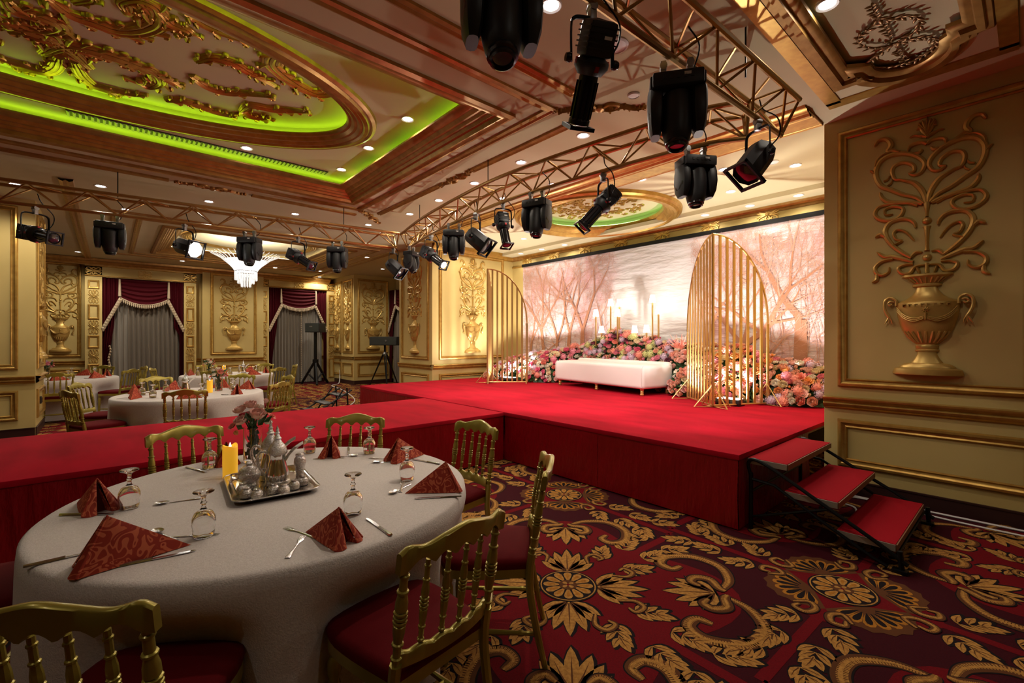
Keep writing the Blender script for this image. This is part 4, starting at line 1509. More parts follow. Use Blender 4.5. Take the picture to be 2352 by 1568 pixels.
# ================================================================== stage uplights
for i, (a, b, lab) in enumerate(((6.45, 7.45, 'flat white LED floor light glowing behind the smaller slatted screen'), (6.42, 2.75, 'flat white LED floor light glowing behind the larger slatted screen'))):
    t = thing('floor_light', lab, 'light', (a, b, STG), 0, 'LED floor lights on the stage')
    MB().cbox(-.10, .10, -.16, .16, .03, .09, .01).build('housing', 'black_body', t)
    MB().box(-.08, .08, -.14, .14, .091, .096).build('led_panel', 'lens_lit', t, smooth=False)
    for y in (-.15, .15):
        MB().box(-.09, .09, y - .012, y + .012, 0, .04).build('foot', 'black_metal', t, smooth=False)
    light('floor_light_beam', 'SPOT', (a, b, STG + .11), 340, (1, .97, .91), .055, (a - .5, b, 3), 170, .4)

# ================================================================== truss
def truss(label, pts, seedgroup='gold lighting trusses'):
    """triangular truss: one lower chord, two upper chords, zig-zag braces; pts = plan polyline"""
    t = thing('lighting_truss', label, 'truss', (pts[0][0], pts[0][1], 3.1), 0, seedgroup)
    o = Vector((pts[0][0], pts[0][1], 3.1))
    P = [Vector((p[0], p[1])) for p in pts]
    off = []
    for i in range(len(P)):
        d = (P[min(i + 1, len(P) - 1)] - P[max(i - 1, 0)]).normalized()
        off.append(Vector((-d.y, d.x)))
    lo = [Vector((p.x, p.y, 3.10)) - o for p in P]
    up1 = [Vector((p.x + q.x * .13, p.y + q.y * .13, 3.33)) - o for p, q in zip(P, off)]
    up2 = [Vector((p.x - q.x * .13, p.y - q.y * .13, 3.33)) - o for p, q in zip(P, off)]
    for c in (lo, up1, up2):
        MB().tube(c, .021, 8).build('chord', 'truss_gold', t)

    def samp(c, L):
        s, tot = 0, [0]
        for a, b in zip(c, c[1:]):
            tot.append(tot[-1] + (b - a).length)
        L = min(max(L, 0), tot[-1])
        for i in range(len(c) - 1):
            if L <= tot[i + 1] + 1e-9:
                k = (L - tot[i]) / max(1e-9, tot[i + 1] - tot[i])
                return c[i].lerp(c[i + 1], k)
        return c[-1]
    tot = sum((b - a).length for a, b in zip(lo, lo[1:]))
    tu = [sum((b - a).length for a, b in zip(c, c[1:])) for c in (up1, up2)]
    n = int(tot / .5)
    st = tot / n
    for k in range(n):
        a, b, m = k * st, (k + 1) * st, (k + .5) * st
        for c, tl in ((up1, tu[0]), (up2, tu[1])):
            f = tl / tot
            for s0, s1 in ((a, m), (b, m)):
                MB().tube([samp(lo, s0), samp(c, s1 * f)], .0095, 6).build('brace', 'truss_gold', t)
        q0, q1, q2 = samp(up1, m * tu[0] / tot), samp(up2, m * tu[1] / tot), samp(up1, min(tot, m + st * .5) * tu[0] / tot)
        MB().tube([q0, q1], .0095, 6).build('brace', 'truss_gold', t)
        MB().tube([q1, q2], .0095, 6).build('brace', 'truss_gold', t)
    for e in (0, -1):
        MB().tube([lo[e], up1[e], up2[e], lo[e]], .014, 6).build('end_frame', 'truss_gold', t)
    # drop rods to the ceiling
    for f in (.12, .5, .88):
        p = (samp(up1, tot * f) + samp(up2, tot * f)) / 2
        MB().tube([(p.x, p.y, p.z), (p.x, p.y, CEIL - 3.1)], .006, 6).build('drop_rod', 'black_metal', t)
    return t


ARC = spline([(3.92, 7.22), (3.64, 5.95), (3.46, 4.55), (3.43, 3.72), (3.52, 2.63), (3.64, 1.83), (3.80, 1.50)], 4)
truss('straight gold lighting truss over the dining tables beyond the runway', [(-3.6, 8.2), (3.75, 7.32)])
truss('curved gold lighting truss bowing along the front of the stage', ARC)
truss('straight gold lighting truss overhead beside the leaf-wreath ceiling panel', [(3.95, 1.30), (-1.2, 1.46)])

# ================================================================== stage lanterns
# --- shared meshes, hung from local origin (the truss chord) downwards
mb = MB().cbox(-.02, .02, -.025, .025, -.075, .03, .006).tube([(0, -.03, 0), (0, .03, 0)], .026, 10)
CLAMP = mb.mesh('clamp', 'grey_metal')
# moving head
MH_BASE = MB()
MH_BASE.cbox(-.17, .17, -.12, .12, -.19, -.105, .02)
for s in (-1, 1):
    MH_BASE.cbox(s * .172 - .012, s * .172 + .012, -.09, .09, -.18, -.115, .008)
for k in range(5):
    MH_BASE.box(-.10 + k * .045, -.08 + k * .045, -.125, .125, -.155, -.135)
MH_BASE = MH_BASE.mesh('base', 'black_body')
m_ = MB()
sec = []
for z, w_, d_ in ((-.185, .062, .085), (-.23, .066, .105), (-.31, .064, .118), (-.39, .056, .10), (-.44, .036, .06)):
    sec.append((z, w_, d_))
vs, fs = [], []
for z, w_, d_ in sec:
    for k in range(12):
        a = 2 * math.pi * k / 12
        vs.append((w_ * .85 * math.copysign(abs(math.cos(a)) ** .6, math.cos(a)), d_ * math.copysign(abs(math.sin(a)) ** .8, math.sin(a)), z))
for i in range(len(sec) - 1):
    for k in range(12):
        fs.append((i * 12 + k, (i + 1) * 12 + k, (i + 1) * 12 + (k + 1) % 12, i * 12 + (k + 1) % 12))
fs += [tuple(range(12)), tuple(range(len(vs) - 12, len(vs)))[::-1]]
m_.add(vs, fs)
MH_ARM = m_.mesh('yoke_arm', 'black_body')
mb = MB().lathe([(.085, .13), (.105, .11), (.112, .03), (.108, -.04), (.098, -.10), (.085, -.15), (.066, -.165)], 20)
for k in range(4):
    mb.box(-.06, .06, .09, .112, .02 + k * .02, .028 + k * .02)
MH_HEAD = mb.mesh('head', 'black_body')
MH_RING = MB().lathe([(.072, -.150), (.078, -.158), (.078, -.172), (.066, -.176), (.066, -.190), (.056, -.194), (.048, -.186)], 20, cap=False).mesh('lens_ring', 'black_gloss')
MH_LENS = MB().lathe([(.05, -.180), (.035, -.174), (.001, -.172)], 18).mesh('lens', 'lens_dark')
PLATE = MB().box(-.022, .022, -.003, .003, -.008, .008).mesh('label_plate', 'white_plastic', False)
MH_CAP = MB().lathe([(.092, 0), (.090, .010), (.072, .018), (.001, .020)], 24, Matrix.Rotation(R(90), 4, 'Y')).mesh('arm_cover', 'black_gloss')
# yoke bracket for lanterns
mb = MB().tube(spline([(-.13, 0, -.36), (-.13, 0, -.16), (-.115, 0, -.11), (-.06, 0, -.095), (.06, 0, -.095), (.115, 0, -.11), (.13, 0, -.16), (.13, 0, -.36)], 4), .012, 6, sy=.5)
YOKE = mb.mesh('yoke', 'black_metal')
KNOB = MB().lathe([(.026, 0), (.028, .012), (.022, .03), (.001, .032)], 10, Matrix.Rotation(R(90), 4, 'Y')).mesh('lock_knob', 'black_gloss')
# profile spot: lamp house (rear, +Z) and long barrel (front, -Z)
mb = MB().cbox(-.085, .085, -.085, .085, .02, .20, .03).lathe([(.075, .02), (.10, .0), (.10, -.03), (.07, -.07)], 16)
for k in range(5):
    mb.box(-.088, .088, -.088, .088, .06 + k * .026, .068 + k * .026)
PS_BODY = mb.mesh('lamp_house', 'black_body')
mb = MB().lathe([(.055, -.05), (.058, -.12), (.058, -.30), (.066, -.31), (.066, -.335), (.058, -.34)], 18)
for k in range(10):
    a = 2 * math.pi * k / 10
    mb.box(-.004, .004, .054, .066, -.30, -.10, Matrix.Rotation(a, 4, 'Z'))
PS_TUBE = mb.mesh('barrel', 'black_gloss')
PS_LENS = MB().lathe([(.052, -.342), (.03, -.348), (.001, -.350)], 18).mesh('lens', 'lens_dark')
PS_FRAME = MB().box(-.08, .08, -.08, -.066, -.362, -.34).box(-.08, .08, .066, .08, -.362, -.34).box(-.08, -.066, -.08, .08, -.362, -.34).box(.066, .08, -.08, .08, -.362, -.34).mesh('gel_frame', 'black_metal', False)
PS_GATE = MB().box(-.10, .10, -.012, .012, -.02, .012).box(-.012, .012, -.10, .10, -.05, -.02).mesh('shutter_blades', 'red_metal', False)
# par lantern
mb = MB().lathe([(.06, .13), (.10, .11), (.115, .06), (.118, -.20), (.112, -.21), (.106, -.17)], 8, Matrix.Rotation(R(22.5), 4, 'Z'))
PAR_BODY = mb.mesh('body', 'black_body', ang=30)
mb = MB()
for k in range(4):
    mb.box(-.13, .13, .112, .13, -.235, -.205, Matrix.Rotation(R(90 * k), 4, 'Z'))
PAR_FRAME = mb.mesh('gel_frame', 'black_metal', False)
PAR_LENS = MB().lathe([(.11, -.19), (.06, -.20), (.001, -.202)], 16).mesh('lens', 'lens_dark')


def lantern(kind, label, plan, yaw, tilt, lit=False, scale=1.0, drop=0.0):
    """kind 'head', 'profile' or 'par'; yaw about Z, tilt of the beam from straight down"""
    nm = {'head': 'moving_head_light', 'profile': 'profile_spotlight', 'par': 'par_lantern'}[kind]
    t = thing(nm, label, 'stage light', (plan[0], plan[1], 3.10), yaw, 'stage lights on the trusses')
    t.scale = (scale,) * 3
    rot = Euler((tilt, 0, 0))
    if kind == 'head':
        t.scale = (scale * .81, scale * .86, scale * .99)
        for s in (-1, 1):
            place('clamp', CLAMP, t, (s * .09, 0, -.03))
            place('yoke_arm', MH_ARM, t, (s * .145, 0, 0))
            c = place('arm_cover', MH_CAP, t, (s * .175, 0, -.31), (0, 0, 0 if s > 0 else math.pi))
        place('base', MH_BASE, t)
        place('label_plate', PLATE, t, (.06, -.122, -.135))
        h = place('head', MH_HEAD, t, (0, 0, -.325), rot)
        place('lens_ring', MH_RING, h)
        place('lens', MH_LENS, h)
        MB().tube(spline([(.05, .02, -.10), (.12, .10, -.02), (.16, .06, .10), (.08, .02, .20)], 5), .006, 5).build('power_cable', 'black_metal', t)
        return t
    place('clamp', CLAMP, t, (0, 0, -.03))
    place('yoke', YOKE, t)
    piv = (0, 0, -.34)
    for s in (-1, 1):
        place('lock_knob', KNOB, t, (s * .135, 0, -.34), (0, 0, 0 if s > 0 else math.pi))
    if kind == 'profile':
        h = place('lamp_house', PS_BODY, t, piv, rot)
        place('shutter_blades', PS_GATE, h)
        place('label_plate', PLATE, h, (.03, -.090, .12))
        b = place('barrel', PS_TUBE, t, piv, rot)
        place('lens', PS_LENS, b, material='lens_lit' if lit else None)
        place('gel_frame', PS_FRAME, b)
    else:
        b = place('body', PAR_BODY, t, piv, rot)
        place('lens', PAR_LENS, b, material='lens_lit' if lit else None)
        place('gel_frame', PAR_FRAME, b)
    MB().tube(spline([(.02, .03, -.30), (.17, .05, -.22), (.19, .02, -.08), (.06, 0, .05), (.02, 0, .15)], 5), .006, 5).build('power_cable', 'black_metal', t)
    return t


CAMYAW = -math.atan2(1050, 1194)
HL = 'black moving head light on the '
lantern('head', HL + 'overhead truss by its free end, pale side cover', (1.17, 1.395), CAMYAW + R(12), R(-10), scale=1.0)
lantern('profile', 'black square-bodied profile spotlight tipped down on the overhead truss between two moving heads', (1.72, 1.38), CAMYAW + R(16), R(34), scale=.82)
lantern('head', HL + 'overhead truss between a profile spotlight and a barn-framed lantern', (2.44, 1.345), CAMYAW + R(-14), R(-6))
lantern('par', 'black octagonal lantern tilted at the stage on the truss corner', (3.52, 1.31), CAMYAW + R(-75), R(-40), scale=.84)
lantern('head', HL + 'curved truss just below the truss corner', (3.64, 1.84), CAMYAW + R(8), R(-4), scale=.98)
lantern('profile', 'black profile spotlight with red shutter frame hung before the round ceiling recess', (3.53, 2.70), CAMYAW + R(-78), R(-42), scale=.9)
lantern('head', HL + 'curved truss before the rim of the round recess', (3.45, 3.52), CAMYAW + R(-30), R(-8), scale=.98)
lantern('profile', 'short black spotlight hung between two stage lights on the curved truss', (3.44, 4.07), CAMYAW + R(24), R(-24), scale=.8)
lantern('par', 'black octagonal lantern pointing sideways next to a moving head on the curved truss', (3.455, 4.62), CAMYAW + R(68), R(-50), scale=.95)
lantern('head', HL + 'curved truss beside the sideways octagonal lantern', (3.55, 5.25), CAMYAW + R(6), R(-6), scale=.98)
lantern('profile', 'lit profile spotlight near the junction of two trusses shining at the tables', (3.66, 6.02), CAMYAW + R(52), R(-58), True, scale=.95)
lantern('head', HL + 'junction of the curved truss and the straight truss', (3.88, 7.02), CAMYAW + R(70), R(-20), scale=.9)
lantern('par', 'black lantern at the stage end of the dining-side truss', (3.70, 7.33), CAMYAW + R(70), R(-50), scale=.95)
lantern('head', HL + 'dining-side truss next to the truss junction', (2.77, 7.44), CAMYAW + R(2), R(-5))
lantern('profile', 'profile spotlight with polished barrel beside the chandelier on the dining-side truss', (2.19, 7.51), CAMYAW + R(66), R(-62), scale=.95)
lantern('head', HL + 'dining-side truss directly before the chandelier', (1.54, 7.59), CAMYAW + R(-2), R(-5))
lantern('par', 'lit round-faced lantern with glowing lens on the dining-side truss', (.77, 7.69), CAMYAW + R(74), R(-74), True, scale=.95)
lantern('head', HL + 'dining-side truss in front of the tall curtain', (0, 7.78), CAMYAW + R(35), R(6))
lantern('profile', 'black spotlight hung before the cream pier on the dining-side truss', (-.67, 7.86), CAMYAW + R(74), R(-78))
# beams of the lit lanterns; the washes are added stage light, from unlit heads
light('profile_beam', 'SPOT', (3.95, 5.75, 2.72), 40, (1, .95, .88), .06, (7.5, 4.6, 1.9), 46, .7)
light('fresnel_beam', 'SPOT', (1.2, 7.3, 2.72), 45, (1, .94, .86), .06, (7.6, 4.3, 2.2), 30, .8)
light('added_stage_wash', 'SPOT', (3.55, 3.6, 2.70), 185, (1, .96, .91), .08, (5.2, 4.6, .6), 72, .8)
light('added_stage_wash', 'SPOT', (3.70, 2.0, 2.70), 150, (1, .96, .91), .08, (5.3, 2.9, .6), 72, .8)
light('added_stage_wash', 'SPOT', (3.60, 5.4, 2.70), 150, (1, .96, .91), .08, (5.2, 6.6, .6), 72, .8)

# ================================================================== recessed downlights
DL_TRIM = MB().lathe([(.050, -.004), (.066, -.010), (.072, -.004), (.072, .002)], 20, cap=False).mesh('trim_ring', 'down_trim')
DL_LENS = MB().lathe([(.050, -.003), (.001, -.0035)], 20).mesh('lens', 'down_lens')
DROWS = [   # row name, landmark the count starts from, ceiling height, power factor, places in counting order
    ('row along the stage-front truss', 'steps', CEIL, 1.0, [(3.79, 3.16), (3.79, 4.14), (3.81, 5.12), (3.86, 6.12), (3.90, 7.12)]),
    ('row over the dining side', 'truss junction', CEIL, .8, [(3.68, 8.31), (2.41, 8.43), (1.17, 8.56), (-.10, 8.72)]),
    ('stage-end row inside the green-lit coffer', 'overhead truss', RZ, 1.0, [(2.44, 4.5), (2.44, 5.5), (2.46, 6.45)]),
    ('grille-side row inside the green-lit coffer', 'stage', RZ, .55, [(1.29, 6.52), (.06, 6.55)]),
    ('soffit row above the printed backdrop', 'urn wall', CEIL - .07, .35, [(7.55, 2.25), (7.56, 2.93), (7.56, 3.65), (7.58, 6.85), (7.56, 7.55), (7.56, 8.27)]),
    ('cream ceiling over the stage', 'urn wall', CEIL, 1.0, [(6.43, 1.95), (5.9, 2.6), (6.85, 2.92), (6.70, 7.23), (5.6, 7.6), (6.2, 8.3)]),
    ('cove by the round recess', 'urn wall', CEIL, 1.0, [(5.42, 3.5), (4.67, 4.44), (4.55, 5.39)]),
    ('far ceiling by the curtains', 'stage alcove', CEIL, 1.9, [(5.1, 11.6), (6.3, 13.2), (5.0, 14.9), (3.75, 15.1), (5.45, 16.3), (1.5, 15.5), (.05, 15.3), (-.6, 15.6), (.2, 10.0), (-1.0, 9.4)]),
    ('added fill row of the near hall', 'urn wall', CEIL, .35, [(3.2, -1.6), (1.2, -.8), (-1.5, .8), (-1.5, 2.6), (-2.5, 8.6)]),  # unseen downlights, added as fill light for the room
]
ORD = ['first', 'second', 'third', 'fourth', 'fifth', 'sixth', 'seventh', 'eighth', 'ninth', 'tenth']


def downlight(x, y, z, pw, label, group=None):
    t = thing('downlight', label, 'downlight', (x, y, z), 0, group)
    place('trim_ring', DL_TRIM, t)
    place('lens', DL_LENS, t)
    light('downlight_beam', 'SPOT', (x, y, z - .02), DOWN_W * pw, (1, .89, .73), .05, (x, y, 0), 155, .5)


for row, mark, z, pw, lst in DROWS:
    for k, (x, y) in enumerate(lst):
        downlight(x, y, z, pw, 'recessed downlight, %s counted from the %s, in the %s' % (ORD[k], mark, row), 'downlights in the ' + row)
downlight(2.16, 2.07, CEIL, 1.7, 'single recessed downlight beside the overhead truss')
downlight(3.63, .91, PZ, .5, 'single recessed downlight next to the leaf wreath')

# ceiling speaker, smoke detectors
for (x, y, r, lab, nm) in ((2.81, 2.04, .10, 'round white ceiling speaker grille beside the overhead truss', 'ceiling_speaker'), (3.50, 2.34, .055, 'small round white ceiling sensor between truss and ornament', 'ceiling_sensor'),
                           (6.1, 2.1, .07, 'small round white vent in the cream ceiling above the stage', 'ceiling_vent'), (.75, 6.5, .055, 'small grey smoke detector in the green-lit coffer', 'smoke_detector')):
    z = RZ if nm == 'smoke_detector' else CEIL
    t = thing(nm, lab, 'ceiling fitting', (x, y, z))
    MB().lathe([(r, .0), (r, -.008), (r * .85, -.016), (r * .8, -.012)], 24, cap=False).build('rim', 'white_plastic', t)
    MB().lathe([(r * .8, -.011), (r * .4, -.014), (.001, -.015)], 20).build('grille', 'down_trim', t)

# ================================================================== chandelier
ch = thing('chandelier', 'crystal chandelier with a fan-shaped glowing glass crown and hanging prisms', 'chandelier', (2.42, 12.3, 0))
MB().tube([(0, 0, 3.88), (0, 0, 3.2)], .02, 8).build('stem', 'grey_metal', ch)
MB().lathe([(.24, 3.12), (.26, 3.16), (.36, 3.30), (.44, 3.38)], 32, cap=False).build('crown_bowl', 'crown_lit', ch)
rodm = MB().tube([(.22, 0, 3.14), (.34, 0, 3.27), (.52, 0, 3.42), (.72, 0, 3.52)], [.010, .012, .010, .006], 5).mesh('glass_rod', 'crystal')
for k in range(36):
    place('glass_rod', rodm, ch, (0, 0, 0), (0, 0, 2 * math.pi * k / 36))
for r, z0, z1, n in ((.23, 3.12, 2.90, 26), (.17, 3.06, 2.82, 20), (.10, 3.0, 2.74, 12)):
    MB().tube([(r * math.cos(R(t)), r * math.sin(R(t)), z0) for t in range(0, 360, 15)], .012, 6, closed=True).build('ring', 'grey_metal', ch)
    pm = MB().lathe([(.001, z1), (.012, z1 + .02), (.010, z0)], 5).mesh('prism', 'crystal', False)
    for k in range(n):
        a = 2 * math.pi * k / n
        place('prism', pm, ch, (r * math.cos(a), r * math.sin(a), 0))
light('chandelier_bulb', 'POINT', (2.42, 12.3, 3.30), 110, (1, .93, .82), .2)
# ================================================================== curtains
def pleat(x0, x1, z0, z1, y, amp, n, seed=0, gather=None):
    """vertical pleated cloth between x0..x1; gather = function(v)->(x0,x1) for tied-back sides"""
    rnd = random.Random(seed)
    ph = rnd.uniform(0, 6)

    def fn(u, v):
        a, b = (x0, x1) if gather is None else gather(v)
        x = a + (b - a) * u
        return (x, y - amp * (.5 + .5 * math.sin(u * n * 6.283 + ph + .3 * math.sin(v * 3))) - .01 * math.sin(u * 23 + v * 2), z0 + (z1 - z0) * v)
    return MB().grid(fn, n * 8, 12)


def fringe_line(mb, pts, drop=.10, bead=.018):
    mb.tube(pts, .016, 6)
    L = 0
    for i in range(0, len(pts)):
        x, y, z = pts[i]
        mb.tube([(x, y - .012, z - .01), (x, y - .012, z - drop * .45), (x, y - .012, z - drop)], [.006, bead, bead * .45], 6)


def curtain(name_label, x0, x1, zt, swag_low, two_tone, open_right, loc, rotz):
    t = thing('window_curtain', name_label, 'curtain', loc, rotz, 'swagged curtains')
    W = x1 - x0
    if two_tone:
        xm = x0 + W * .55
        pleat(x0 + .12, xm, .03, zt - .05, -.06, .07, 9, 1).build('drape', 'curtain_beige', t)
        pleat(xm, x1 - .12, .03, zt - .05, -.05, .05, 8, 2, lambda v: (xm + .0, x1 - .12 - .25 * (1 - v) * 0)).build('sheer_drape', 'curtain_sheer', t)
        mb = MB()
        for k in range(40):
            z = .08 + k * .064
            mb.tube([(xm, -.15, z), (xm + .012, -.16, z - .02), (xm, -.15, z - .04)], [.014, .018, .008], 5)
        mb.build('fringe', 'fringe', t)
    else:
        pleat(x0 + .10, x1 - .05, .03, zt - .05, -.06, .07, 15, 1).build('drape', 'curtain_beige', t)
        pleat(x0 + .10, x0 + .55, .03, zt - .05, -.075, .05, 4, 3).build('sheer_drape', 'curtain_sheer', t)
    # side tails
    def g1(v):
        return (x0, x0 + (.26 if v > .62 else .12 + .14 * max(0, (v - .30) / .32) if v > .30 else .12))
    pleat(x0, x0 + .26, .03, zt, -.17, .05, 4, 4, g1).build('side_drape', 'curtain_red', t)
    def g2(v):
        return (x1 - (.24 if v > .55 else .10), x1)
    pleat(x1 - .24, x1, .03, zt, -.17, .05, 4, 5, g2).build('side_drape', 'curtain_red', t)
    # swag with horizontal folds
    sx0, sx1 = x0 + W * .20, x1 - W * .20
    zs = zt - .52

    def sw(u, v):
        x = sx0 + (sx1 - sx0) * u
        sag = 4 * u * (1 - u)
        zb = zs - swag_low * sag
        z = zt - .02 + (zb - zt + .02) * v
        return (x, -.22 - .05 * sag * v - .02 * math.sin(v * 34), z)
    MB().grid(sw, 20, 36).build('swag', 'curtain_red', t)

    def tail(s):
        xo, xi = (x0 + .02, sx0) if s < 0 else (x1 - .02, sx1)

        def fn(u, v):
            x = xi + (xo - xi) * u
            zb = zs - .02 - .78 * u
            return (x, -.19 - .03 * math.sin(u * 22) - .02 * v, zt + (zb - zt) * v)
        MB().grid(fn, 20, 8).build('jabot', 'curtain_red', t)
        mb = MB()
        fringe_line(mb, [(xi + (xo - xi) * k / 11, -.25, zs - .02 - .78 * k / 11) for k in range(12)], .15, .044)
        mb.build('fringe', 'fringe', t)
        MB().tube([(xi, -.25, zt - .03), (xi, -.26, zs + .02)], [.022, .035], 8).build('tassel_cord', 'fringe', t)
    tail(-1)
    tail(1)
    mb = MB()
    fringe_line(mb, [sw(k / 26, 1.0) for k in range(27)], .10, .02)
    mb.build('fringe', 'fringe', t)
    if not two_tone:
        mb = MB()
        fringe_line(mb, [(x0 + .15 + .02 * math.sin(k), -.24, 1.35 - k * .075) for k in range(16)], .06, .03)
        mb.build('fringe', 'fringe', t)
    return t


curtain('dark red swagged curtain over closed beige drapes beside the wide cream pier', 0, 1.81, 3.20, .20, False, False, (-.16, 16.88, 0), 0)
curtain('dark red swagged curtain with a drape drawn aside behind the speaker on a tripod', 0, 1.88, 3.24, .16, True, True, (3.94, 16.88, 0), 0)
curtain('dark red curtain glimpsed in the recess past the stage alcove pillar', 0, 2.4, 3.22, .18, True, False, (7.57, 14.85, 0), R(-90))

# ================================================================== speakers on tripods
def tripod(t, h, spread, r=.02, m='black_metal', rot=0.3):
    MB().tube([(0, 0, .10), (0, 0, h)], r, 8).build('pole', m, t)
    MB().lathe([(r * 1.8, h * .42), (r * 1.8, h * .48)], 10).build('collar', m, t)
    for k in range(3):
        a = rot + 2 * math.pi * k / 3
        MB().tube([(0, 0, h * .46), (math.cos(a) * spread, math.sin(a) * spread, .015)], r * .75, 6).build('leg', m, t)
        MB().tube([(0, 0, .12), (math.cos(a) * spread * .55, math.sin(a) * spread * .55, h * .21)], r * .5, 6).build('brace', m, t)


t = thing('speaker_stand', 'black tripod stand in front of the drawn-aside curtain', 'stand', (5.22, 16.0, 0))
tripod(t, 1.75, .48, .055)
t = thing('loudspeaker', 'black box loudspeaker on the stand before the drawn-aside curtain', 'speaker', (5.22, 16.0, 1.75), CAMYAW - R(20))
MB().cbox(-.30, .30, -.16, .16, 0, .31, .015).build('cabinet', 'black_body', t)
MB().box(-.28, .28, -.168, -.158, .02, .29).build('grille', 'grille_dark', t, smooth=False)
MB().box(-.10, .02, -.172, -.166, .18, .21).build('badge', 'grey_metal', t, smooth=False)
t = thing('speaker_stand', 'black surveyor-style tripod standing beside the stage end', 'stand', (6.62, 13.7, 0))
MB().tube([(0, 0, 1.05), (0, 0, 1.32)], .035, 8).build('pole', 'black_metal', t)
MB().lathe([(.07, 1.02), (.06, 1.08), (.03, 1.12)], 10).build('collar', 'grey_metal', t)
for k in range(3):
    a = -1.9 + 2 * math.pi * k / 3
    for s in (-.03, .03):
        MB().tube([(math.cos(a) * .05 - math.sin(a) * s, math.sin(a) * .05 + math.cos(a) * s, 1.05), (math.cos(a) * .52, math.sin(a) * .52, .02)], .018, 6).build('leg', 'black_metal', t)
t = thing('loudspeaker', 'long black horizontal speaker box on the tripod by the stage end', 'speaker', (6.62, 13.7, 1.32), CAMYAW - R(8))
MB().cbox(-.46, .46, -.15, .15, 0, .28, .02).build('cabinet', 'black_body', t)
MB().box(-.44, .44, -.158, -.148, .02, .26).build('grille', 'grille_dark', t, smooth=False)
MB().lathe([(.03, 0), (.03, .012), (.001, .014)], 12, Matrix.Translation((.1, -.158, .15)) @ Matrix.Rotation(R(90), 4, 'X')).build('badge', 'grey_metal', t)
t = MB().tube(spline([(6.02, 15.95, .45), (6.0, 15.9, .20), (5.85, 15.6, .012), (5.4, 15.0, .012), (5.2, 13.6, .012), (4.6, 11.2, .012), (3.9, 9.9, .012)], 6), .012, 6).build('power_lead', 'white_plastic')
tag(t, 'white power lead trailing over the carpet from the corner panel to the stage', 'cable')
t = MB().tube(spline([(5.36, -1.6, .012), (5.34, .2, .010), (5.33, .9, .010), (5.35, 1.5, .010)], 6), .009, 6).build('floor_cable', 'white_plastic')
tag(t, 'upper thin white cable running along the dark baseboard by the steps', 'cable')
t = MB().tube(spline([(5.30, -1.6, .010), (5.20, .25, .010), (5.27, .75, .010), (5.29, 1.1, .010), (5.05, 1.25, .010), (4.98, 1.05, .010), (4.75, .98, .010)], 6), .008, 6).build('floor_cable', 'white_plastic')
tag(t, 'white cable looping out from the baseboard under the stage steps', 'cable')

# ================================================================== dining chairs
def turned(p0, p1, prof, seg=8):
    """turned spindle from p0 to p1; prof = (t, r)"""
    p0, p1 = Vector(p0), Vector(p1)
    return [tuple(p0.lerp(p1, t)) for t, r in prof], [r for t, r in prof]


SPIN = [(0, .008), (.05, .008), (.06, .0115), (.08, .0115), (.09, .008), (.20, .0085), (.21, .012), (.23, .012), (.24, .009), (.34, .0125), (.42, .013), (.43, .0105), (.445, .0145), (.465, .0145), (.475, .0105), (.49, .0145), (.51, .0145), (.52, .0105),
        (.535, .0145), (.555, .0145), (.565, .0105), (.58, .013), (.66, .0125), (.74, .009), (.75, .012), (.77, .012), (.78, .0085), (.90, .008), (.91, .011), (.93, .011), (.94, .008), (1, .008)]
POST = [(t, r * 1.5) for t, r in SPIN]


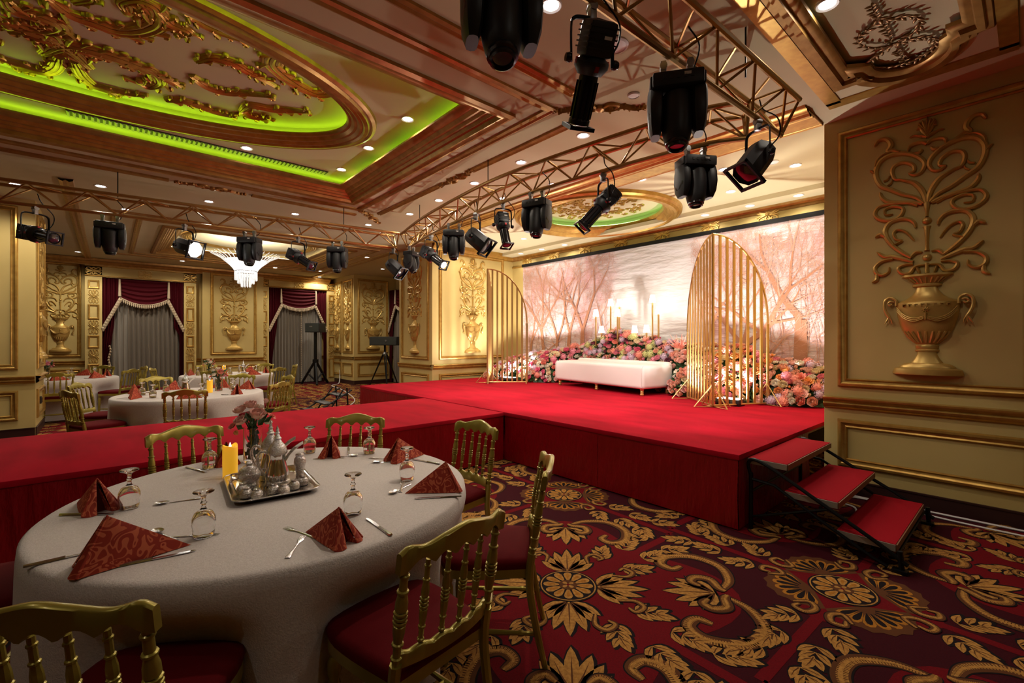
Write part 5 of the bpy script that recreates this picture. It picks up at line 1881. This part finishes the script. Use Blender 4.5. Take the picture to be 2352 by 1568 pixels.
def make_chair(label, group):
    t = thing('dining_chair', label, 'chair', (0, 0, 0), 0, group)
    M_ = 'chair_gold'
    # seat: pad over a frame, wider at the front
    ol = [(-.19, -.20), (-.215, .0), (-.215, .14), (-.17, .205), (0, .225), (.17, .205), (.215, .14), (.215, 0), (.19, -.20)]
    ol = spline(ol, 3)
    MB().prism([(x * 1.0, y) for x, y in ol], .415, .455).build('seat_frame', M_, t)
    mb = MB()
    rings = [(1.0, .455), (1.02, .475), (1.0, .492), (.9, .503), (.6, .512), (.2, .515)]
    n = len(ol)
    vs = []
    for k, z in rings:
        vs += [(x * k, y * k, z) for x, y in ol]
    fs = [(j * n + i, j * n + (i + 1) % n, (j + 1) * n + (i + 1) % n, (j + 1) * n + i) for j in range(len(rings) - 1) for i in range(n)]
    fs.append(tuple((len(rings) - 1) * n + i for i in range(n)))
    mb.add(vs, fs)
    mb.build('seat_cushion', 'seat_red', t, ang=60)

    def bow(x):           # back bows rearwards in plan
        return -.215 - .035 * (1 - (x / .2) ** 2)
    for s in (-1, 1):
        x = s * .195
        MB().tube(spline([(s * .185, -.275, 0), (x, -.235, .18), (x, -.205, .36), (x, -.205, .46), (x, -.215, .53)], 4), [.013, .014, .015, .016, .0165, .017, .0175, .018, .018, .018, .018, .018, .0185, .0185, .019, .019, .019], 8).build('rear_leg', M_, t)
        pts, rr = turned((x, -.215, .53), (x * 1.0, -.262, .835), POST)
        MB().tube(pts, rr, 10).build('back_post', M_, t)
        pts, rr = turned((s * .18, .17, .42), (s * .185, .185, 0), [(0, .018), (.06, .022), (.10, .016), (.14, .024), (.22, .026), (.30, .018), (.34, .024), (.38, .018), (.42, .024), (.46, .018), (.6, .020), (.8, .015), (.9, .012), (.94, .017), (1, .012)])
        MB().tube(pts, rr, 10).build('front_leg', M_, t)
        pts, rr = turned((s * .187, -.24, .16), (s * .183, .178, .16), [(0, .010), (.15, .010), (.17, .014), (.2, .014), (.22, .010), (.5, .013), (.78, .010), (.8, .014), (.83, .014), (.85, .010), (1, .010)])
        MB().tube(pts, rr, 8).build('stretcher', M_, t)
    pts, rr = turned((-.185, .0, .16), (.185, .0, .16), [(0, .010), (.2, .010), (.25, .014), (.5, .015), (.75, .014), (.8, .010), (1, .010)])
    MB().tube(pts, rr, 8).build('stretcher', M_, t)
    for k in range(4):
        x = -.114 + .076 * k
        pts, rr = turned((x, bow(x) + .012, .555), (x, bow(x) - .030, .835), SPIN)
        MB().tube(pts, rr, 8).build('spindle', M_, t)

    # shaped crest and lower rails, bowed in plan
    def rail(name, z_top, z_bot, th, xw, lean):
        n = 40
        vs, fs = [], []
        for i in range(n + 1):
            x = -xw + 2 * xw * i / n
            y = bow(min(max(x, -.2), .2)) + lean
            zt_, zb = z_top(x), z_bot(x)
            for (dy, z) in ((-th, zb), (-th, zt_ - .006), (-th * .5, zt_), (th * .5, zt_), (th, zt_ - .006), (th, zb)):
                vs.append((x, y + dy - (z - .55) * .16, z))
        for i in range(n):
            for j in range(6):
                a, b = i * 6 + j, i * 6 + (j + 1) % 6
                fs.append((a, b, b + 6, a + 6))
        fs += [tuple(range(6))[::-1], tuple(range(n * 6, n * 6 + 6))]
        MB().add(vs, fs).build(name, M_, t, ang=50)
    ctop = spline([(-.225, .885), (-.19, .902), (-.14, .896), (-.07, .915), (0, .928), (.07, .915), (.14, .896), (.19, .902), (.225, .885)], 6)
    cx, cz = [p[0] for p in ctop], [p[1] for p in ctop]
    rail('crest_rail', lambda x: float(np.interp(x, cx, cz)), lambda x: .832 + .028 * abs(math.sin((x + .190) / .076 * math.pi)) * (1 if abs(x) < .19 else 0) - (.0 if abs(x) < .19 else .008), .0125, .222, -.004)
    rail('lower_rail', lambda x: .556 + .010 * abs(math.sin(x / .038 * math.pi / 2)), lambda x: .512, .0125, .185, .008)
    return t


TC = (.66, 2.514)
CH = make_chair('', '')
CH['label'] = 'gold chair'
first = [True]


def chair(x, y, face, label, group):
    """face = point the chair looks at"""
    rz = math.atan2(face[1] - y, face[0] - x) - R(90)
    if first[0]:
        first[0] = False
        CH.location, CH.rotation_euler = (x, y, 0), (0, 0, rz)
        CH['label'], CH['group'] = label, group
        return CH
    return dup(CH, (x, y, 0), rz, label, group)


def ring(c, ang, r, jit=0.0):
    return (c[0] + r * math.cos(R(ang)), c[1] + r * math.sin(R(ang)))


GN = 'gold spindle-back chair with red seat '
MAINC = [(103, .97, GN + 'backing onto the runway behind the yellow candle'), (50.6, .93, GN + 'backing onto the runway behind the two upturned goblets'),
         (4, 1.02, GN + 'beside the inner corner of stage and runway'), (-43.6, 1.05, GN + 'turned side-on to the stage steps, carpet behind it'),
         (-82, 1.03, GN + 'drawn up to the clear tablecloth by the single fork'), (-126, 1.02, GN + 'showing its broad back below two napkins'), (162, 1.04, GN + 'tucked in beside the dark runway skirt')]
for a, r, lab in MAINC:
    p = ring(TC, a, r)
    chair(p[0], p[1], TC, lab, 'chairs at the table with the silver tray')

# ================================================================== tables with cloths
def table(name_c, label_t, label_c, c, r, dents, seed, lod=1):
    t = thing('banquet_table', label_t, 'table', (c[0], c[1], 0), 0, 'round banquet tables')
    MB().lathe([(r - .02, .715), (r - .004, .72), (r - .004, .738), (r - .02, .742)], 48).build('tabletop', 'tread_wood', t)
    for k in range(4):
        a = R(45 + 90 * k)
        MB().tube([(math.cos(a) * r * .6, math.sin(a) * r * .6, .715), (math.cos(a) * r * .7, math.sin(a) * r * .7, 0)], .016, 6).build('leg', 'black_metal', t)
    rnd = random.Random(seed)
    ph = [rnd.uniform(0, 6.28) for _ in range(5)]

    def edge(a, v):
        """cloth radius at angle a; v = 0 at the rim, 1 at the hem"""
        f = (math.sin(a * 9 + ph[0]) * .5 + math.sin(a * 17 + ph[1]) * .3 + math.sin(a * 5 + ph[2]) * .5)
        rr = r + .006 + .028 * v ** .8 + .034 * f * v ** 1.1
        for d in dents:
            da = (a - R(d[0]) + math.pi) % (2 * math.pi) - math.pi
            k = math.exp(-(da / .27) ** 4) * min(1, max(0, (v - .12) / .2))
            rr = rr * (1 - k) + min(rr, d[1] - .245) * k
        return rr
    mb = MB()
    n = 160
    prof = [(.0, .7465), (.5, .7465), (.9, .7465), (.97, .7462), (.99, .744)]
    vs, fs = [(c[0] * 0, 0, .7466)], []
    ringv = []
    for k, z in prof[1:]:
        ringv.append([(r * k * math.cos(2 * math.pi * i / n), r * k * math.sin(2 * math.pi * i / n), z) for i in range(n)])
    ringv.append([((r + .004) * math.cos(2 * math.pi * i / n), (r + .004) * math.sin(2 * math.pi * i / n), .734) for i in range(n)])
    for j in range(1, 15):
        v = j / 14
        z = .734 - (.734 - .018) * v
        ringv.append([(edge(2 * math.pi * i / n, v) * math.cos(2 * math.pi * i / n), edge(2 * math.pi * i / n, v) * math.sin(2 * math.pi * i / n), z) for i in range(n)])
    for rg in ringv:
        vs += rg
    fs += [(0, 1 + i, 1 + (i + 1) % n) for i in range(n)]
    for j in range(len(ringv) - 1):
        for i in range(n):
            a, b = 1 + j * n + i, 1 + j * n + (i + 1) % n
            fs.append((a, a + n, b + n, b))
    mb.add(vs, fs)
    o = mb.build('tablecloth', 'cloth_white', None, (c[0], c[1], 0), ang=70)
    tag(o, label_c, 'tablecloth', 'floor-length tablecloths')
    return t


TT = .7475      # top of a cloth
table('a', 'round banquet table under the pale cloth with the silver tray', 'pale velvety floor-length cloth on the table with the silver tray', TC, .915, [(a, q) for a, q, _ in MAINC], 1)

# ------------------------------------------------------------------ tableware meshes
GOB = [(.034, .0), (.0345, .002), (.039, .030), (.041, .050), (.039, .070), (.030, .090), (.016, .100), (.009, .106), (.0075, .120), (.012, .127), (.0075, .134), (.007, .146), (.012, .156), (.034, .166), (.036, .169), (.034, .172)]
inner = [(.001, .092), (.020, .087), (.033, .068), (.0365, .050), (.0345, .030), (.031, .002)]
GOBLET = MB().lathe(inner[::-1][::-1] and [(r, z) for r, z in ([(.001, .172)] + GOB[::-1] + [(.0325, -.0005)] + inner[::-1])], 28, cap=False)
GOBLET.f = [f[::-1] for f in GOBLET.f]
GOBLET = GOBLET.mesh('upturned_goblet', 'glass', ang=60)


def fork_mesh():
    mb = MB()
    hw = [(-.085, .0085), (-.075, .010), (-.05, .0065), (0, .0035), (.03, .0032), (.045, .008), (.055, .011), (.065, .0115)]
    mb.relief([(0, y) for y, _ in hw], [w_ for _, w_ in hw], .003)
    for k in range(4):
        x = -.0088 + k * .0059
        mb.relief([(x, .063), (x, .085), (x * .95, .103)], [.0019, .0019, .0010], .0026)
    return mb.mesh('fork', 'steel')


def spoon_mesh():
    mb = MB()
    hw = [(-.085, .0085), (-.075, .010), (-.05, .0065), (0, .0035), (.035, .0032)]
    mb.relief([(0, y) for y, _ in hw], [w_ for _, w_ in hw], .003)
    mb.lathe([(.001, .002), (.012, .003), (.018, .0065), (.019, .008), (.0175, .0075), (.011, .0045), (.001, .0035)], 18, Matrix.Translation((0, .062, 0)) @ Matrix.Diagonal((1, 1.5, 1, 1)), cap=False)
    return mb.mesh('spoon', 'steel')


def knife_mesh():
    mb = MB()
    mb.relief([(0, -.115), (0, -.105), (0, -.07), (0, -.025), (0, -.015)], [.006, .0095, .007, .0062, .0075], .008)
    mb.prism([(-.0055, -.018), (.0065, -.018), (.0085, .04), (.0075, .085), (.002, .108), (-.0055, .10)], .001, .0032)
    return mb.mesh('table_knife', 'steel')


FORK, SPOON, KNIFE = fork_mesh(), spoon_mesh(), knife_mesh()


def napkin_meshes():
    """folded napkin like a small tent: ridge falling to a point behind, open end in front (-y) with turned-in hems"""
    T_, K = Vector((0, -.045, .140)), Vector((0, .155, .0))

    def leaf(s):
        Lp, F = Vector((s * .070, -.105, 0)), Vector((s * .026, -.122, 0))
        mb = MB()

        def side(u, v):
            p = K.lerp(Lp, u).lerp(T_, v)
            return tuple(p + Vector((s * .8, .1, .35)) * (.016 * math.sin(math.pi * u) * (1 - v) * (.4 + v)))

        def hem(u, v):
            p = Lp.lerp(F, u).lerp(T_ + Vector((s * .003, -.004, .002)), v)
            return tuple(p + Vector((s * .3, -1, 0)) * (.010 * math.sin(math.pi * u) * (1 - v)))

        def inner(u, v):
            p = F.lerp(K * .55, u).lerp(T_ + Vector((0, .012, -.012)), v)
            return tuple(p)
        mb.grid(side, 8, 8)
        mb.grid(hem, 4, 8)
        mb.grid(inner, 4, 6)
        mb.tube([tuple(Lp + Vector((0, 0, .003))), tuple(Lp.lerp(T_, .5)), tuple(T_)], [.005, .004, .003], 6)
        return mb.mesh('napkin_leaf', 'napkin', ang=70)
    inside = MB()  # dark sheet that puts the shade of the open end into colour
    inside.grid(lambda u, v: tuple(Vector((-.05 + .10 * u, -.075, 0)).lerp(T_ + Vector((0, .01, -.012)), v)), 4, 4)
    return leaf(-1), leaf(1), inside.mesh('slit_shade_sheet', 'napkin_slit_shade')


NL, NR, NI = napkin_meshes()


def napkin(x, y, z, rz, label, group, sc_=1.0):
    t = thing('folded_napkin', label, 'napkin', (x, y, z), rz, group)
    t.scale = (sc_,) * 3
    place('napkin_leaf', NL, t)
    place('napkin_leaf', NR, t)
    place('slit_shade_sheet', NI, t)
    return t


def put(me, name, x, y, z, rz, label, cat, group):
    o = place(name, me, None, (x, y, z), (0, 0, rz))
    return tag(o, label, cat, group)


G1 = 'folded napkins on the table with the silver tray'
NP = 'rust damask napkin folded to a tent '
toC = lambda x, y: math.atan2(TC[1] - y, TC[0] - x) - R(90)
for x, y, dr, s, lab in ((-.06, 2.77, 62, 1.0, 'beside the table edge by the dark runway skirt'), (.045, 2.05, -52, 1.15, 'lying broadside between two knives, dark fold showing'),
                         (.625, 1.745, 62, .92, 'with a gaping dark slit, beside the single fork'), (1.225, 1.965, 108, 1.0, 'beside the chair turned side-on'),
                         (1.40, 2.62, -42, 1.0, 'before the chair at the stage corner'), (1.10, 3.03, 8, .95, 'standing between two upturned goblets at the runway side'), (.53, 3.27, 40, .95, 'half hidden behind the yellow candle')):
    napkin(x, y, TT, CAMYAW + R(dr), NP + lab, G1, s)
G2 = 'upturned goblets on the table with the silver tray'
GB = 'clear stemmed goblet set upside down '
for x, y, lab in ((.065, 2.667, 'beside the napkin at the table edge'), (.27, 2.10, 'beyond the broadside napkin'), (.79, 1.94, 'behind the napkin with the slit'), (1.20, 2.22, 'before two napkins towards the stage'),
                  (1.29, 2.90, 'at the runway side, away from the candle'), (1.0, 3.18, 'between the silver pots and a napkin'), (.44, 3.19, 'next to the yellow candle')):
    put(GOBLET, 'goblet', x, y, TT + .001, 0, GB + lab, 'goblet', G2)
CUT = [
    (FORK, 'fork', .505, 1.765, 8 + 180 * 0, 'silver fork lying alone beside the slit napkin', 'fork'), (KNIFE, 'table_knife', .81, 1.74, 42, 'broad silver knife lying apart on bare cloth', 'knife'),
    (KNIFE, 'table_knife', .125, 1.985, -58, 'silver knife lying before the broadside napkin', 'knife'), (KNIFE, 'table_knife', -.10, 2.20, -48, 'silver knife partly covered by the broadside napkin', 'knife'),
    (KNIFE, 'table_knife', -.07, 2.68, -86, 'silver knife lying before the table-edge napkin', 'knife'), (KNIFE, 'table_knife', 1.17, 1.87, 100, 'silver knife below the napkin by the side-on chair', 'knife'),
    (SPOON, 'spoon', .24, 2.62, 120, 'silver spoon beside the goblet at the table edge', 'spoon'), (SPOON, 'spoon', .16, 2.20, 60, 'silver spoon behind the broadside napkin', 'spoon'),
    (FORK, 'fork', .23, 2.13, -80, 'silver fork tucked behind the broadside napkin', 'fork'), (FORK, 'fork', .56, 1.88, 60, 'silver fork peeping from behind the slit napkin', 'fork'),
    (SPOON, 'spoon', 1.10, 2.10, 160, 'silver spoon crossing a fork near the side-on chair', 'spoon'), (FORK, 'fork', 1.12, 2.13, 10, 'silver fork crossing a spoon near the side-on chair', 'fork'),
    (SPOON, 'spoon', 1.28, 2.62, 100, 'silver spoon before the stage-corner napkin', 'spoon'), (FORK, 'fork', 1.30, 2.70, 80, 'silver fork pointing at the stage-corner napkin', 'fork'),
    (KNIFE, 'table_knife', 1.46, 2.47, 60, 'silver knife beside the stage-corner napkin', 'knife'), (FORK, 'fork', 1.05, 2.94, 100, 'silver fork in front of the standing runway-side napkin', 'fork'),
    (SPOON, 'spoon', 1.13, 2.93, -80, 'silver spoon in front of the standing runway-side napkin', 'spoon'), (KNIFE, 'table_knife', 1.21, 3.05, 20, 'silver knife beside the runway-side napkin', 'knife'),
    (KNIFE, 'table_knife', .37, 3.20, 60, 'silver knife near the goblet by the candle', 'knife'),
]
for me, nm, x, y, rd, lab, cat in CUT:
    put(me, nm, x, y, TT + .001, CAMYAW + R(rd), lab, cat, 'cutlery on the table with the silver tray')

# ------------------------------------------------------------------ tray and silver
TRC, TRR = (.622, 2.592), R(-5)


def rrect(w_, d, r, n=5):
    pts = []
    for cx, cy, a0 in ((w_ - r, d - r, 0), (-w_ + r, d - r, 90), (-w_ + r, -d + r, 180), (w_ - r, -d + r, 270)):
        pts += [(cx + r * math.cos(R(a0 + 90 * k / n)), cy + r * math.sin(R(a0 + 90 * k / n))) for k in range(n + 1)]
    return pts


def make_tray():
    t = thing('serving_tray', 'polished rectangular silver serving tray with ribbed raised rim', 'tray', (TRC[0], TRC[1], TT), TRR)
    rings = [(.150, .222, .05, .002), (.156, .228, .055, .003), (.165, .237, .06, .010), (.178, .250, .06, .020), (.188, .260, .06, .024), (.190, .262, .06, .021), (.180, .252, .06, .016), (.160, .232, .055, .0)]
    mb = MB()
    P_ = [[(x, y, z) for x, y in rrect(w_, d, r)] for w_, d, r, z in rings]
    n = len(P_[0])
    vs = [p for q in P_ for p in q]
    fs = [tuple(range(n))] + [(j * n + i, (j + 1) * n + i, (j + 1) * n + (i + 1) % n, j * n + (i + 1) % n) for j in range(len(P_) - 1) for i in range(n)] + [tuple(range((len(P_) - 1) * n, len(P_) * n))[::-1]]
    mb.add(vs, fs)
    mb.build('tray_body', 'silver', t)
    MB().tube([(x, y, .0245) for x, y in rrect(.190, .262, .06)], .0035, 6, closed=True).build('rim_bead', 'silver_chased', t)
    return t


make_tray()


def tl(x, y):
    return (TRC[0] + x * math.cos(TRR) - y * math.sin(TRR), TRC[1] + x * math.sin(TRR) + y * math.cos(TRR))


def make_dallah(label, x, y, rz, s):
    p = tl(x, y)
    t = thing('coffee_pot', label, 'coffee pot', (p[0], p[1], TT + .0035), rz, 'silver pots on the tray')
    t.scale = (s,) * 3
    MB().lathe([(.001, .0), (.052, .0), (.055, .006), (.050, .012), (.053, .022), (.056, .04), (.052, .07), (.044, .10), (.038, .13), (.038, .15), (.042, .165), (.044, .17)], 24).build('body', 'silver', t)
    for bnd in ([(.054, .004), (.058, .010), (.057, .022), (.053, .026)], [(.046, .160), (.048, .168), (.045, .176)]):
        MB().lathe(bnd, 24, cap=False).build('chased_band', 'silver_chased', t)
    MB().lathe([(.046, .172), (.044, .185), (.034, .205), (.022, .220), (.016, .232), (.020, .240), (.013, .248), (.009, .262), (.012, .268), (.007, .276), (.008, .284), (.003, .300), (.001, .305)], 18).build('lid', 'silver_chased', t)
    mb = MB()
    mb.grid(lambda u, v: (.036 + u * .085 + .0, (v - .5) * (.040 * (1 - u) + .004), .140 + u * .075 - .028 * math.sin(v * math.pi) * (1 - .4 * u) + .012 * math.sin(u * 3)), 8, 8)
    mb.build('spout', 'silver', t, ang=80)
    MB().tube(spline([(-.040, 0, .165), (-.075, 0, .175), (-.092, 0, .145), (-.080, 0, .09), (-.054, 0, .05)], 5), [.006] * 9 + [.008] * 6 + [.005] * 6, 8).build('handle', 'silver_chased', t)
    return t


make_dallah('tall silver coffee pot with waisted body and pointed lid on the tray', .03, -.01, CAMYAW + R(20), 1.0)
make_dallah('second silver coffee pot half hidden behind the tall one on the tray', .02, .13, CAMYAW + R(15), 1.02)
p = tl(-.09, .06)
t = thing('sugar_pot', 'round chased silver sugar pot with domed lid on the tray', 'sugar pot', (p[0], p[1], TT + .0035))
MB().lathe([(.001, 0), (.034, 0), (.036, .006), (.028, .014), (.044, .030), (.055, .050), (.055, .065), (.046, .075)], 20).build('body', 'silver_chased', t)
MB().lathe([(.048, .074), (.044, .086), (.028, .100), (.014, .106), (.018, .114), (.012, .124), (.001, .128)], 18).build('lid', 'silver_chased', t)
for s in (-1, 1):
    MB().tube(spline([(s * .050, 0, .068), (s * .078, 0, .072), (s * .076, 0, .046), (s * .052, 0, .044)], 4), .004, 6).build('handle', 'silver', t)
p = tl(.128, -.055)
t = thing('rosewater_flask', 'slim silver flask with flared foot beside the tall coffee pot', 'flask', (p[0], p[1], TT + .0035))
MB().lathe([(.001, 0), (.036, 0), (.038, .006), (.028, .014), (.020, .03), (.019, .055), (.024, .085), (.030, .108), (.027, .13), (.018, .142)], 18).build('body', 'silver_chased', t)
MB().lathe([(.020, .141), (.022, .15), (.016, .158), (.001, .161)], 14).build('cap', 'silver_chased', t)
CUP = MB().lathe([(.020, 0), (.0245, .002), (.028, .012), (.027, .024), (.020, .036), (.012, .041), (.016, .043), (.016, .047), (.001, .048)], 16)
CUP = CUP.mesh('coffee_cup', 'silver_chased')
for k, (x, y, lab) in enumerate(((-.125, -.135, 'at the tray corner by the tray rim'), (-.085, -.185, 'paired with the tray-corner cup'), (-.01, -.15, 'in front of the tall coffee pot'), (.03, -.185, 'beside the cup before the coffee pot'),
                                 (.085, -.135, 'in front of the slim flask'), (.135, -.09, 'standing apart beyond the slim flask'), (-.13, -.05, 'beside the sugar pot'))):
    p = tl(x, y)
    put(CUP, 'coffee_cup', p[0], p[1], TT + .0035, 0, 'small silver coffee cup turned over ' + lab, 'cup', 'coffee cups on the tray')


def candle(x, y, z, label, s=1.0):
    t = thing('pillar_candle', label, 'candle', (x, y, z), 0, 'yellow pillar candles')
    t.scale = (s,) * 3
    def top(a):
        return .170 + .006 * math.sin(a * 2 + 1) + .004 * math.sin(a * 3)
    mb = MB()
    n = 28
    vs = []
    for r, f in ((.035, None), (.0365, .4), (.0365, .8), (.036, 1.0), (.033, 1.02), (.029, 1.0), (.027, .93)):
        for i in range(n):
            a = 2 * math.pi * i / n
            vs.append((r * math.cos(a), r * math.sin(a), 0 if f is None else top(a) * f))
    fs = [(j * n + i, j * n + (i + 1) % n, (j + 1) * n + (i + 1) % n, (j + 1) * n + i) for j in range(6) for i in range(n)]
    fs += [tuple(range(n))[::-1], tuple(6 * n + i for i in range(n))]
    mb.add(vs, fs)
    mb.build('wax', 'candle', t)
    MB().lathe([(.004, .158), (.007, .168), (.004, .180), (.0008, .190)], 8).build('flame_tip', 'lamp_shade', t)
    return t


candle(.495, 2.905, TT, 'tall yellow pillar candle standing beside the silver tray', 1.0)


def vase(x, y, z, label, s=1.0, seed=1, cols=('peach', 'blush', 'peach'), group='flower vases on the tables'):
    t = thing('flower_vase', label, 'vase', (x, y, z), 0, group)
    t.scale = (s,) * 3
    rnd = random.Random(seed)
    g_ = MB().lathe([(.001, 0), (.040, 0), (.042, .004), (.042, .17), (.0395, .17), (.0395, .012), (.001, .010)], 24, cap=False)
    g_.build('glass_cylinder', 'glass', t, ang=50)
    mb = MB()
    for k in range(9):
        a, rr = rnd.uniform(0, 6.28), rnd.uniform(.005, .026)
        mb.tube([(rr * math.cos(a), rr * math.sin(a), .015), (rr * .6 * math.cos(a + 2), rr * .6 * math.sin(a + 2), .12), (rr * 2 * math.cos(a), rr * 2 * math.sin(a), .22)], .0035, 5)
    mb.build('stems', 'stem_green', t)
    mb = MB()
    for k in range(48):
        a = rnd.uniform(0, 6.28)
        zz = rnd.uniform(.03, .25)
        rr = .012 if zz < .16 else rnd.uniform(.02, .06)
        leaf_card(mb, (rr * math.cos(a), rr * math.sin(a), zz), (math.cos(a) * (.3 if zz < .16 else 1), math.sin(a) * (.3 if zz < .16 else 1), rnd.uniform(.2, 1.2)), rnd.uniform(.04, .07) if zz > .16 else .03, .014, rnd)
    mb.build('leaves', 'leaf_green', t, smooth=False)
    for k, (dx, dy, dz, kind, sc_, cc) in enumerate(((.01, -.03, .235, 0, .80, cols[0]), (-.050, -.02, .215, 0, .62, cols[1]), (-.045, .02, .262, 0, .62, cols[1]), (.025, .03, .265, 0, .60, cols[2]), (-.01, .0, .285, 0, .6, cols[1]), (.055, -.01, .20, 0, .5, cols[2]),
                                                   (-.085, -.01, .20, 2, .40, 'coral'), (.075, -.02, .23, 2, .42, 'coral'), (-.07, -.02, .165, 3, .55, 'orange'), (.06, .03, .30, 3, .6, cols[1]), (.08, .0, .26, 3, .5, 'coral'))):
        d = Vector((dx * 8, dy * 8 - .15, .8))
        place(BNAME[kind], BLO[kind], t, (dx, dy, dz - .02), d.to_track_quat('Z', 'Y').to_euler(), (sc_,) * 3, 'petal_' + cc)
    return t


vase(.665, 3.19, TT, 'glass cylinder vase of peach roses behind the silver coffee pots', 1.25, 1, ('blush', 'blush', 'ivory'))

# ================================================================== the tables beyond the runway
def laid_table(c, a0, hosts, tn, seed, vase_xy, candle_xy, pot_xy, cols):
    table(tn, 'round banquet table ' + tn, 'pale floor-length tablecloth on the table ' + tn, c, .88, [(a, 1.06) for a, _ in hosts], seed)
    rnd = random.Random(seed + 5)
    for a, lab in hosts:
        p = ring(c, a, 1.06)
        chair(p[0], p[1], c, GN + lab, 'chairs at the table ' + tn)
        p = ring(c, a, .70)
        napkin(p[0], p[1], TT, R(a) + rnd.uniform(-.6, .6), 'rust napkin before the chair ' + lab, 'napkins on the table ' + tn, 1.0)
        q = ring(c, a + 13, .56)
        put(GOBLET, 'goblet', q[0], q[1], TT + .001, 0, 'upturned goblet before the chair ' + lab, 'goblet', 'goblets on the table ' + tn)
        q = ring(c, a - 13, .72)
        put(KNIFE, 'table_knife', q[0], q[1], TT + .001, R(a - 90), 'silver knife before the chair ' + lab, 'knife', 'knives on the table ' + tn)
    if candle_xy:
        candle(c[0] + candle_xy[0], c[1] + candle_xy[1], TT, 'yellow pillar candle glowing on the table ' + tn)
    if vase_xy:
        vase(c[0] + vase_xy[0], c[1] + vase_xy[1], TT, 'glass vase of mixed flowers on the table ' + tn, 1.15, seed, cols)
    if pot_xy:
        src = [o for o in bpy.data.objects if o.name == 'coffee_pot'][0]
        dup(src, (c[0] + pot_xy[0], c[1] + pot_xy[1], TT + .001), CAMYAW + R(20), 'silver coffee pot among goblets on the table ' + tn, 'coffee pots on the far tables')


T2, T3, T4 = (.87, 7.85), (1.95, 11.6), (-.74, 12.6)
laid_table(T2, 0, [(-99, 'backing onto the runway at the second table'), (-48, 'half turned away at the second table, stage side'), (8, 'edge-on beside the open carpet at the second table'),
                   (52, 'behind the candle of the second table'), (104, 'behind the coffee pot of the second table'), (152, 'behind the second table by the curtain drapes'), (203, 'backing onto the cream pier at the second table')],
           'just beyond the runway', 31, (.34, .10), (.20, -.10), (-.06, .12), ('coral', 'ivory', 'pink'))
laid_table(T3, 0, [(-110, 'backing onto the second table at the third table'), (-58, 'before the third table, stage side'), (-5, 'edge-on at the third table towards the speaker'),
                   (45, 'below the urn pier at the third table'), (100, 'behind the third table by the drapes'), (165, 'at the third table end by the tall curtain')],
           'below the wide urn pier', 32, (-.35, .1), (-.05, .25), (.3, .1), ('ivory', 'cream', 'coral'))
laid_table(T4, 0, [(-88, 'backing onto the pier at the corner table'), (12, 'beside the tall curtain at the corner table'), (62, 'against the wall panel at the corner table'), (-38, 'between corner table and second table')],
           'in the corner past the cream pier', 33, (-.20, .25), (-.25, -.2), None, ('pink', 'lilac', 'pink'))
